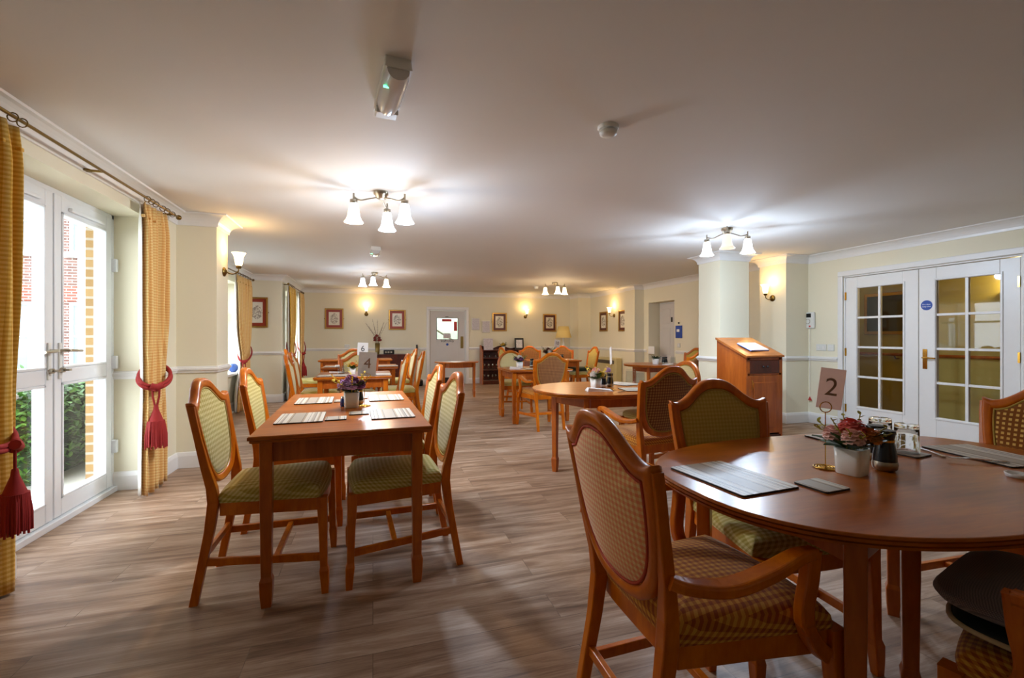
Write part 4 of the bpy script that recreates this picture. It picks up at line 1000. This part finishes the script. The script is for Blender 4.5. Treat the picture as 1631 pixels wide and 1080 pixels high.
# middle oval table
zg = .74
flowers(1.895, 3.65, zg, 10, 'white pot of peach and yellow flowers on the middle oval table', [PINK, ORG, WHT, YEL, PINK], 1.15, YEL, 5)
mill(1.985, 3.68, zg, 'blue-black mill right of the peach flowers', 'nickel', 1.1, 'white'); mill(2.075, 3.72, zg, 'black mill with a lilac flower head behind it', 'nickel', 1.15)
blossom(tag(link('flower_sprig', None, None, (2.06, 3.74, zg)), 'lilac flower head beside the mills on the middle oval table', 'flower'), (0, 0, .15), .03, fm(LIL))
q = MB().tube([(2.06, 3.74, zg + .001), (2.06, 3.74, zg + .14)], .003, 6).obj('stem', M['leaf'], None); q.parent = bpy.data.objects['flower_sprig']; q.location = (-2.06, -3.74, -zg)
number_stand(1.965, 3.50, zg, 70, '1', 'wire number stand turned edge-on, on the middle oval table', 'signwhite', .37, .1, .15, 10)
tumbler(2.46, 4.0, zg, 'tall upturned tumbler on the middle oval table, left of a pair', 1.35, 'thinglass'); tumbler(2.48, 3.86, zg, 'tall upturned tumbler on the middle oval table, right of a pair', 1.25, 'thinglass')
tag(MB().loft([[(-.11, -.05, .0005), (.11, -.05, .0005), (.11, .05, .0005), (-.11, .05, .0005)], [(-.10, -.05, .03), (.10, -.045, .008), (.11, .05, .01), (-.09, .045, .026)]], True, True, False).obj('folded_napkin', M['paper'], None, .003, (1.83, 3.47, zg), R(-12)), 'white napkin beside the pot on the middle oval table', 'napkin')
cutlery('knife', 1.93, 3.33, zg, 20, 'steel knife on the middle oval table before its napkin')
table_mat(2.2, 3.44, zg, 80, 'grey place mat on the middle oval table before the brown-shaded armchair'); table_mat(2.3, 3.9, zg, 20, 'grey place mat under the tall tumblers')
# other tables
flowers(2.05, 6.33, .74, 5, 'white pot of white and purple flowers before the round-backed chair', [WHT, PUR, PUR, WHT], 1.2, (60, 110, 40), 7)
mill(2.27, 6.42, .74, 'black mill next to the white and purple flowers', 'nickel', 1.2)
tag(MB().loft([[(-.08, -.05, .0005), (.08, -.05, .0005), (.08, .05, .0005), (-.08, .05, .0005)], [(-.07, -.05, .03), (.08, -.05, .01), (.08, .05, .014), (-.07, .05, .03)]], True, True, False).obj('folded_napkin', M['paper'], None, .003, (1.94, 6.2, .74), R(-20)), 'white napkin at the left corner of the small square-legged table', 'napkin')
table_mat(2.2, 6.1, .74, 90, 'dark place mat in front of the far brown-shaded armchair')
flowers(3.30, 8.35, .74, 0, 'white pot of dark red flowers beside the 10 card', [(110, 40, 44), (140, 60, 50), WHT, (96, 34, 40)], 1.5, (50, 80, 40), 8)
number_stand(3.42, 8.25, .74, 18, '10', 'wire stand with white number 10 card beside dark red flowers', 'signwhite', .40, .14, .15, 8)
mill(3.48, 8.35, .74, 'black mill right of the 10 card', 'nickel', 1.1); mill(3.62, 8.4, .74, 'small black mill furthest right on the number 10 table', 'nickel', .95)
tumbler(3.55, 8.3, .74, 'tumbler on the number 10 table between two mills', 1.2, 'thinglass')
table_mat(3.7, 8.35, .74, 90, 'pale place mat on the right of the number 10 table')
t = thing('seat_cushion', 'dark green cushion on the number 10 table chair', 'cushion', (3.98, 8.38, .523), R(178))
MB().loft([[(x * s, y * s, z) for x, y in seat_outline(.9)] for s, z in ((.8, 0), (1, .02), (1, .045), (.8, .06), (.4, .066))], True, True, True).obj('cushion', plain('bottle_green_vinyl', (22, 48, 38), .4), t)
t = thing('potted_plant', 'small green plant in a white pot on the table by the recessed door', 'plant', (4.50, 6.55, .74))
MB().lathe([(.045, .0005), (.06, .09), (.054, .09), (.04, .05)], 18).obj('pot', M['white'], t)
q = MB(); rnd = random.Random(5)
for k in range(34):
    a = rnd.uniform(0, 2 * PI); leaf(q, (.01 * math.cos(a), .01 * math.sin(a), .08), (math.cos(a), math.sin(a), rnd.uniform(.2, 1.2)), rnd.uniform(.07, .12), .016)
q.obj('foliage', M['leafd'], t)
mill(4.62, 6.5, .74, 'black mill next to the small green plant', 'nickel', 1.1); mill(4.70, 6.55, .74, 'second black mill next to the small green plant, to its right', 'nickel', 1.1)
tumbler(4.88, 6.6, .74, 'clear tumbler at the pillar end of the plant table', 1.2, 'thinglass')
tag(MB().loft([[(-.08, -.06, .0005), (.08, -.06, .0005), (.08, .06, .0005), (-.08, .06, .0005)], [(-.08, -.06, .012), (.08, -.06, .03), (.08, .06, .02), (-.08, .06, .01)]], True, True, False).obj('folded_napkin', M['paper'], None, .003, (4.58, 6.33, .74), R(30)), 'white napkin hanging at the edge of the plant table', 'napkin')
# cushions on the corner armchair
ca = R(105)
def pad(name, label, mat, z, th, k, dx, piping=None, seam=None):
    t = thing(name, label, 'cushion', (1.545 + dx * math.cos(ca), .545 + dx * math.sin(ca), z), ca)
    q = MB(); m = 40
    def sqr(s, zz):
        o = []
        for i in range(m):
            a = 2 * PI * i / m; c, sn = math.cos(a), math.sin(a); r = .235 * k * s
            o.append((r * math.copysign(abs(c) ** .42, c), r * math.copysign(abs(sn) ** .42, sn), zz))
        return o
    q.loft([sqr(s, zz) for s, zz in ((.5, .004), (.85, .004), (.96, th * .25), (1, th * .5), (.96, th * .72), (.8, th * .95), (.5, th * 1.1), (.15, th * 1.14))], True, True, True)
    q.obj('cover', mat, t)
    if piping: MB().tube(sqr(1.0, th * .5), .006, 6, loop=True).obj('piping', piping, t)
M['knit'] = check('grey_pink_knit', (84, 74, 76), (106, 94, 94), (138, 122, 118), 190, 'xy')
pad('seat_cushion', 'dark green piped cushion under the grey knitted one', plain('dark_green_cloth', (18, 34, 32), .6), .523, .036, 1.0, .02, plain('cream_piping', (196, 178, 140), .7))
pad('knitted_cushion', 'grey knitted cushion on top of the dark green one', M['knit'], .5605, .056, .96, .06)

# ------------------------------------------------------------------ lectern
lc = thing('lectern', 'reddish wooden lectern with sloping top in front of the square pillar', 'lectern', (4.03, 4.14, 0), R(0))
Lw, Ld, zf, zb = .52, .46, .965, 1.16
q = MB(); pf = [(0, 0), (Ld, 0), (Ld, zb), (0, zf)]
q.loft([[(0.0, y, z) for y, z in pf], [(.02, y, z) for y, z in pf]], True, True, False).obj('side_panel', M['redwood'], lc)
MB().loft([[(Lw - .02, y, z) for y, z in pf], [(Lw, y, z) for y, z in pf]], True, True, False).obj('side_panel', M['redwood'], lc)
MB().bb(.02, Lw - .02, Ld - .02, Ld, 0, zb - .01).obj('back_panel', M['redwood'], lc)
MB().bb(.02, Lw - .02, .012, Ld - .02, 0, .07).obj('plinth', M['darkwood'], lc)
sl = (zb - zf) / Ld
q = MB(); tp = [(-.015, zf - .006), (Ld + .01, zf - .006 + sl * (Ld + .025)), (Ld + .01, zf + .018 + sl * (Ld + .025)), (-.015, zf + .018)]
q.loft([[(-.015, y, z) for y, z in tp], [(Lw + .015, y, z) for y, z in tp]], True, True, False).obj('sloping_top', wood('yew_top', (140, 74, 26), (190, 112, 48), (2, 12, 12), .25, .5), lc, .004)
fr_ = MB().bb(.02, Lw - .02, 0, .018, zf - .035, zf - .008).bb(.02, Lw - .02, 0, .018, zf - .21, zf - .185).bb(.02, .05, 0, .018, .07, zf).bb(Lw - .05, Lw - .02, 0, .018, .07, zf)
fr_.obj('front_frame', M['redwood'], lc)
dr = MB().bb(.05, Lw - .05, -.006, .014, zf - .185, zf - .04).obj('drawer', M['darkwood'], lc, .004)
for u in (-.03, .03): MB().ball((Lw / 2 + u, -.016, zf - .11), .012).obj('knob', M['ink'], dr)
do = MB().bb(.05, Lw - .05, -.004, .014, .09, zf - .215).obj('door', M['redwood'], lc, .004)
MB().bb(.10, Lw - .10, -.010, -.004, .16, zf - .29).obj('raised_panel', M['redwood'], do, .006)
MB().tube([(.075, -.006, .70), (.075, -.018, .68), (.075, -.018, .62), (.075, -.006, .6)], .004, 6).obj('pull', M['gold'], do)
t = thing('open_booklet', 'white booklet lying on the sloping lectern top', 'booklet', (4.30, 4.32, zf + .019 + sl * (.18 + .015) + .004), R(10)); t.rotation_euler = (math.atan(sl), 0, R(6))
MB().bb(-.15, .15, -.105, .105, 0, .006).obj('cover', M['blue'], t); MB().bb(-.147, .147, -.102, .102, .006, .016).obj('pages', M['paper'], t)

# ------------------------------------------------------------------ dresser with glasses, sideboard, standard lamp, heater, mop
ds = thing('glass_dresser', 'dark open-shelved dresser full of glasses against the back wall', 'dresser', (3.17, 11.2, 0))
W2, Dp = .565, .16
for s in (-1, 1):
    pr = [(-Dp, 0), (Dp, 0), (Dp, .98), (Dp - .10, .98), (-Dp + .05, .84), (-Dp, .80)]
    MB().xprism(pr, s * W2 - (.02 if s > 0 else 0), s * W2 + (.02 if s < 0 else 0)).obj('side_panel', M['redwood'] if s < 0 else M['darkwood'], ds, .003)
gal = [(-W2 + .02, .10), (-W2 + .02, .955)] + [(-W2 + .02 + (2 * W2 - .04) * k / 24, .93 + .035 * math.cos(2 * PI * 2 * k / 24)) for k in range(1, 24)] + [(W2 - .02, .955), (W2 - .02, .10)]
q = MB(); q.loft([[(x, Dp - .015, z) for x, z in gal], [(x, Dp, z) for x, z in gal]], True, True, False).obj('back_panel', M['darkwood'], ds)
SH = (.10, .37, .66, .86)
for z in SH: MB().bb(-W2 + .02, W2 - .02, -Dp + .01, Dp - .015, z - .02, z).obj('shelf', M['darkwood'], ds, .002)
MB().bb(-W2 + .02, W2 - .02, -Dp + .02, -Dp + .035, 0, .08).obj('plinth', M['darkwood'], ds)
wine = MB().lathe([(.03, .0005), (.03, .003), (.004, .008), (.0035, .06), (.012, .072), (.028, .095), (.03, .12), (.026, .15), (.0245, .15), (.0285, .12), (.0265, .097), (.011, .076), (0, .074)], 14, caps=False).mesh('wine_glass', M['stemglass'])
short = MB().lathe([(.025, .0005), (.03, .09), (.028, .09), (.023, .008), (0, .008)], 14, caps=False).mesh('water_glass', M['stemglass'])
for sh_, nm, cnt, me in ((0, 'bottom', 11, wine), (1, 'middle', 10, wine), (2, 'upper', 8, short)):
    for k in range(cnt):
        x = 3.17 - W2 + .08 + (2 * W2 - .16) * k / (cnt - 1) + random.uniform(-.01, .01)
        o = link('wine_glass' if me is wine else 'water_glass', me, None, (x, 11.2 - .04 + random.uniform(-.03, .03), SH[sh_]))
        tag(o, f'clear {"stemmed" if me is wine else "straight"} glass on the {nm} shelf of the dark dresser', 'glass', f'glasses on the {nm} dresser shelf')
t = thing('framed_document', 'pale document standing on the left of the dresser top', 'document', (2.80, 11.2, .861)); MB().bb(-.12, .12, -.006, .006, 0, .29).obj('sheet', text_lines('dresser_document', (206, 196, 200), (130, 120, 130), 40), t).rotation_euler = (R(-8), 0, 0)
flowers(3.18, 11.17, .861, 0, 'small pot of yellow flowers on the dresser top', [YEL, YEL, (150, 120, 40)], 1.15, (90, 110, 40), 9)
t = thing('black_framed_sign', 'black framed white sign on the right of the dresser top', 'sign', (3.62, 11.2, .861)); o = MB().bb(-.12, .12, -.01, .01, 0, .30).obj('frame', M['black'], t, .003); o.rotation_euler = (R(-6), 0, 0)
MB().bb(-.085, .085, -.012, -.0095, .045, .255).obj('sheet', text_lines('sign_sheet', (226, 222, 220), (120, 110, 112), 30), o)
sb = thing('sideboard', 'low dark red sideboard against the back wall below the dried flowers', 'sideboard', (.46, 11.12, 0))
MB().bb(-.40, .40, -.22, .22, .76, .785).obj('top', M['darkwood'], sb, .004); MB().bb(-.38, .38, -.20, .21, .05, .76).obj('body', M['darkwood'], sb, .004)
for u in (-.19, .19):
    dd = MB().bb(u - .18, u + .18, -.212, -.2, .10, .56).obj('door', M['darkwood'], sb, .004); MB().ball((u * .2, -.222, .36), .012).obj('knob', M['brass'], dd)
    dd = MB().bb(u - .18, u + .18, -.212, -.2, .59, .73).obj('drawer', M['darkwood'], sb, .004); MB().ball((u, -.222, .66), .012).obj('knob', M['brass'], dd)
MB().bb(-.36, .36, -.17, .18, 0, .05).obj('plinth', M['darkwood'], sb)
vs = thing('flower_vase', 'tall bronze vase of dried red flowers and twigs on the sideboard', 'vase', (.10, 11.08, .785))
MB().lathe([(.04, .0005), (.045, .02), (.058, .26), (.05, .26), (.04, .1), (0, .08)], 20, caps=False).obj('vase', plain('bronze_vase', (120, 100, 50), .35, .6), vs)
q = MB(); rnd = random.Random(3)
for k in range(12):
    a = 2 * PI * k / 12; e = rnd.uniform(.1, .3); H = rnd.uniform(.62, .85)
    q.tube([(0, 0, .1), (e * .3 * math.cos(a), e * .3 * math.sin(a), .45), (e * math.cos(a), e * .5 * math.sin(a), H)], [.003, .003, .0015], 5)
    for m in range(5): leaf(q, (e * (.5 + .1 * m) * math.cos(a), e * .4 * math.sin(a), .5 + (H - .5) * m / 5), (math.cos(a + m), math.sin(a + m), .8), .03, .005)
q.obj('twigs', plain('dry_twig', (110, 84, 60), .8), vs)
for k in range(7):
    a = 2 * PI * k / 7; blossom(vs, (.06 * math.cos(a), .04 * math.sin(a), .33 + .05 * (k % 3)), .04, fm((150, 48, 40)), 24)
t = thing('black_box', 'small black box with buttons on the sideboard', 'box', (.36, 11.08, .785)); MB().bb(-.12, .12, -.08, .08, .0005, .10).obj('body', M['black'], t, .008)
for k in range(3): MB().bb(-.09 + .06 * k, -.05 + .06 * k, -.084, -.078, .03, .07).obj('button', M['nickel'], t, .004)
mp = thing('dustpan_and_broom', 'long-handled black dustpan and broom leaning by the staff door', 'broom', (1.03, 11.2, 0))
MB().tube([(0, .15, .95), (0, .02, .10)], .010, 8).obj('handle', M['nickel'], mp); MB().tube([(.06, .16, .90), (.05, .04, .06)], .010, 8).obj('handle', M['nickel'], mp)
MB().bb(-.02, .02, .13, .17, .86, 1.0).obj('grip', M['black'], mp, .008); MB().bb(-.14, .02, -.1, .06, .001, .09).obj('dustpan', M['plastic'], mp, .02); MB().bb(.02, .13, -.06, .06, .001, .16).obj('broom_head', M['black'], mp, .03)
sl_ = thing('standard_lamp', 'standard lamp with a pale yellow shade in the far right corner', 'lamp', (4.66, 10.75, 0))
MB().lathe([(.15, .0005), (.15, .02), (.04, .05), (.02, .07)], 24).obj('base', M['brass'], sl_)
MB().lathe([(.018, .06), (.02, .3), (.032, .34), (.018, .38), (.022, .85), (.035, .9), (.03, 1.0), (.016, 1.05), (.015, 1.18)], 16).obj('stem', M['plastic'], sl_)
q = MB().lathe([(.205, 1.17), (.13, 1.46), (.127, 1.46), (.202, 1.17)], 28, caps=False); q.obj('lamp_shade', plain('parchment_shade', (226, 200, 128), .8), sl_)
ht = thing('storage_heater', 'cream storage heater with dark grille below the right wall pictures', 'heater', (5.43, 9.9, 0), R(-90))
M['creamplastic'] = plain('cream_enamel', (206, 192, 140), .4)
MB().bb(-.62, .62, -.10, .05, .08, .70).obj('casing', M['creamplastic'], ht, .015)
MB().bb(-.52, .52, -.105, -.098, .56, .64).obj('outlet_grille', M['ink'], ht)
for k in range(7): MB().bb(-.52, .52, -.108, -.103, .565 + .011 * k, .569 + .011 * k).obj('louvre', M['nickel'], ht)
for u in (-.5, .5): MB().bb(u - .05, u + .05, -.08, .04, 0, .08).obj('foot', M['creamplastic'], ht)
t = thing('blue_ornament', 'small round blue ornament on the second window sill', 'ornament', (-2.16, 8.36, .625)); MB().lathe([(.03, .0005), (.06, .03), (.072, .07), (.06, .11), (.035, .13), (.03, .135)], 20).obj('bowl', plain('blue_glaze', (70, 100, 168), .2), t)

# ------------------------------------------------------------------ outside
gr = MB().bb(-30, -2.06, -10, 40, -.2, -.06).obj('ground_outside', plain('pale_paving', (206, 204, 198), .9)); struct(gr)
M['buff'] = brick_mat('buff_brick', (138, 104, 56), (158, 124, 74), (160, 150, 134), 'xz'); M['brown'] = brick_mat('brown_brick', (92, 62, 54), (120, 88, 78), (158, 150, 142), 'xz')
bp = MB().bb(-2.112, -2.06, 4.30, 5.19, -.06, 2.9).obj('wall_outer_pier', M['buff']); struct(bp)
M['farpane'] = plain('far_glass', (120, 134, 146), .1)
bl = thing('brick_building', 'brown brick building with white windows across the garden', 'building', (-9, 15, 0))
MB().bb(-8, 5, 0, .4, -.06, 9).obj('brick_wall', M['brown'], bl)
M['redbrick'] = brick_mat('red_brick', (140, 60, 46), (160, 78, 62), (170, 160, 152), 'xz')
MB().bb(-8, 5, -.03, .02, 2.13, 2.55).obj('brick_band', M['redbrick'], bl)
for x in (-6.4, -4.2, -2.0, .16, 1.68, 3.4):
    for z, zh in ((.3, 1.8), (3.4, 1.6), (6.2, 1.5)):
        f = MB().bb(x - .29, x + .29, -.06, .02, z, z + .07).bb(x - .29, x + .29, -.06, .02, z + zh - .07, z + zh).bb(x - .36, x - .29, -.06, .02, z, z + zh).bb(x + .29, x + .36, -.06, .02, z, z + zh).bb(x - .02, x + .02, -.05, .0, z + .07, z + zh - .07).bb(x - .29, x - .02, -.048, .0, z + zh * .5 - .015, z + zh * .5 + .015).bb(x + .02, x + .29, -.048, .0, z + zh * .5 - .015, z + zh * .5 + .015).bb(x - .44, x + .44, -.14, .02, z - .1, z - .001)
        f.obj('window', M['upvc'], bl)
        MB().bb(x - .29, x + .29, -.02, -.005, z + .07, z + zh - .07).obj('pane', M['farpane'], bl)
MB().bb(1.55, 1.72, -.16, .02, -.06, 8.5).obj('white_pilaster', M['upvc'], bl)
hg = MB(); rnd = random.Random(11)
def hedge(x0, x1, y0, y1, h, n):
    for k in range(n):
        f = rnd.random()
        if f < .42: p = (rnd.uniform(x0, x1), y0 + rnd.uniform(-.06, .10), rnd.uniform(0, h))
        elif f < .72: p = (x1 + rnd.uniform(-.12, .06), rnd.uniform(y0, y1), rnd.uniform(0, h))
        else: p = (rnd.uniform(x0, x1), rnd.uniform(y0, y1), h + rnd.uniform(-.12, .07))
        d = (rnd.uniform(-1, 1), rnd.uniform(-1.2, .5), rnd.uniform(-.2, 1.1)); leaf(hg, p, d, rnd.uniform(.05, .085), rnd.uniform(.012, .02))
hedge(-4.6, -2.66, 4.75, 7.2, .74, 5200)
hm = NT('hedge_leaf'); oi = hm.n('ShaderNodeTexNoise', Scale=9.0); hm.l(hm.coord(), oi.inputs['Vector'])
hm.l(hm.ramp(oi.outputs[0], [(.3, lin((40, 78, 26))), (.5, lin((74, 120, 46))), (.7, lin((118, 158, 70)))]), hm.b.inputs['Base Color']); hm.b.inputs['Roughness'].default_value = .5
ho = thing('garden_hedge', 'clipped green hedge outside the garden doors', 'hedge', (0, 0, 0)); hl = hg.obj('leaves', hm.m, ho); hl['kind'] = 'stuff'
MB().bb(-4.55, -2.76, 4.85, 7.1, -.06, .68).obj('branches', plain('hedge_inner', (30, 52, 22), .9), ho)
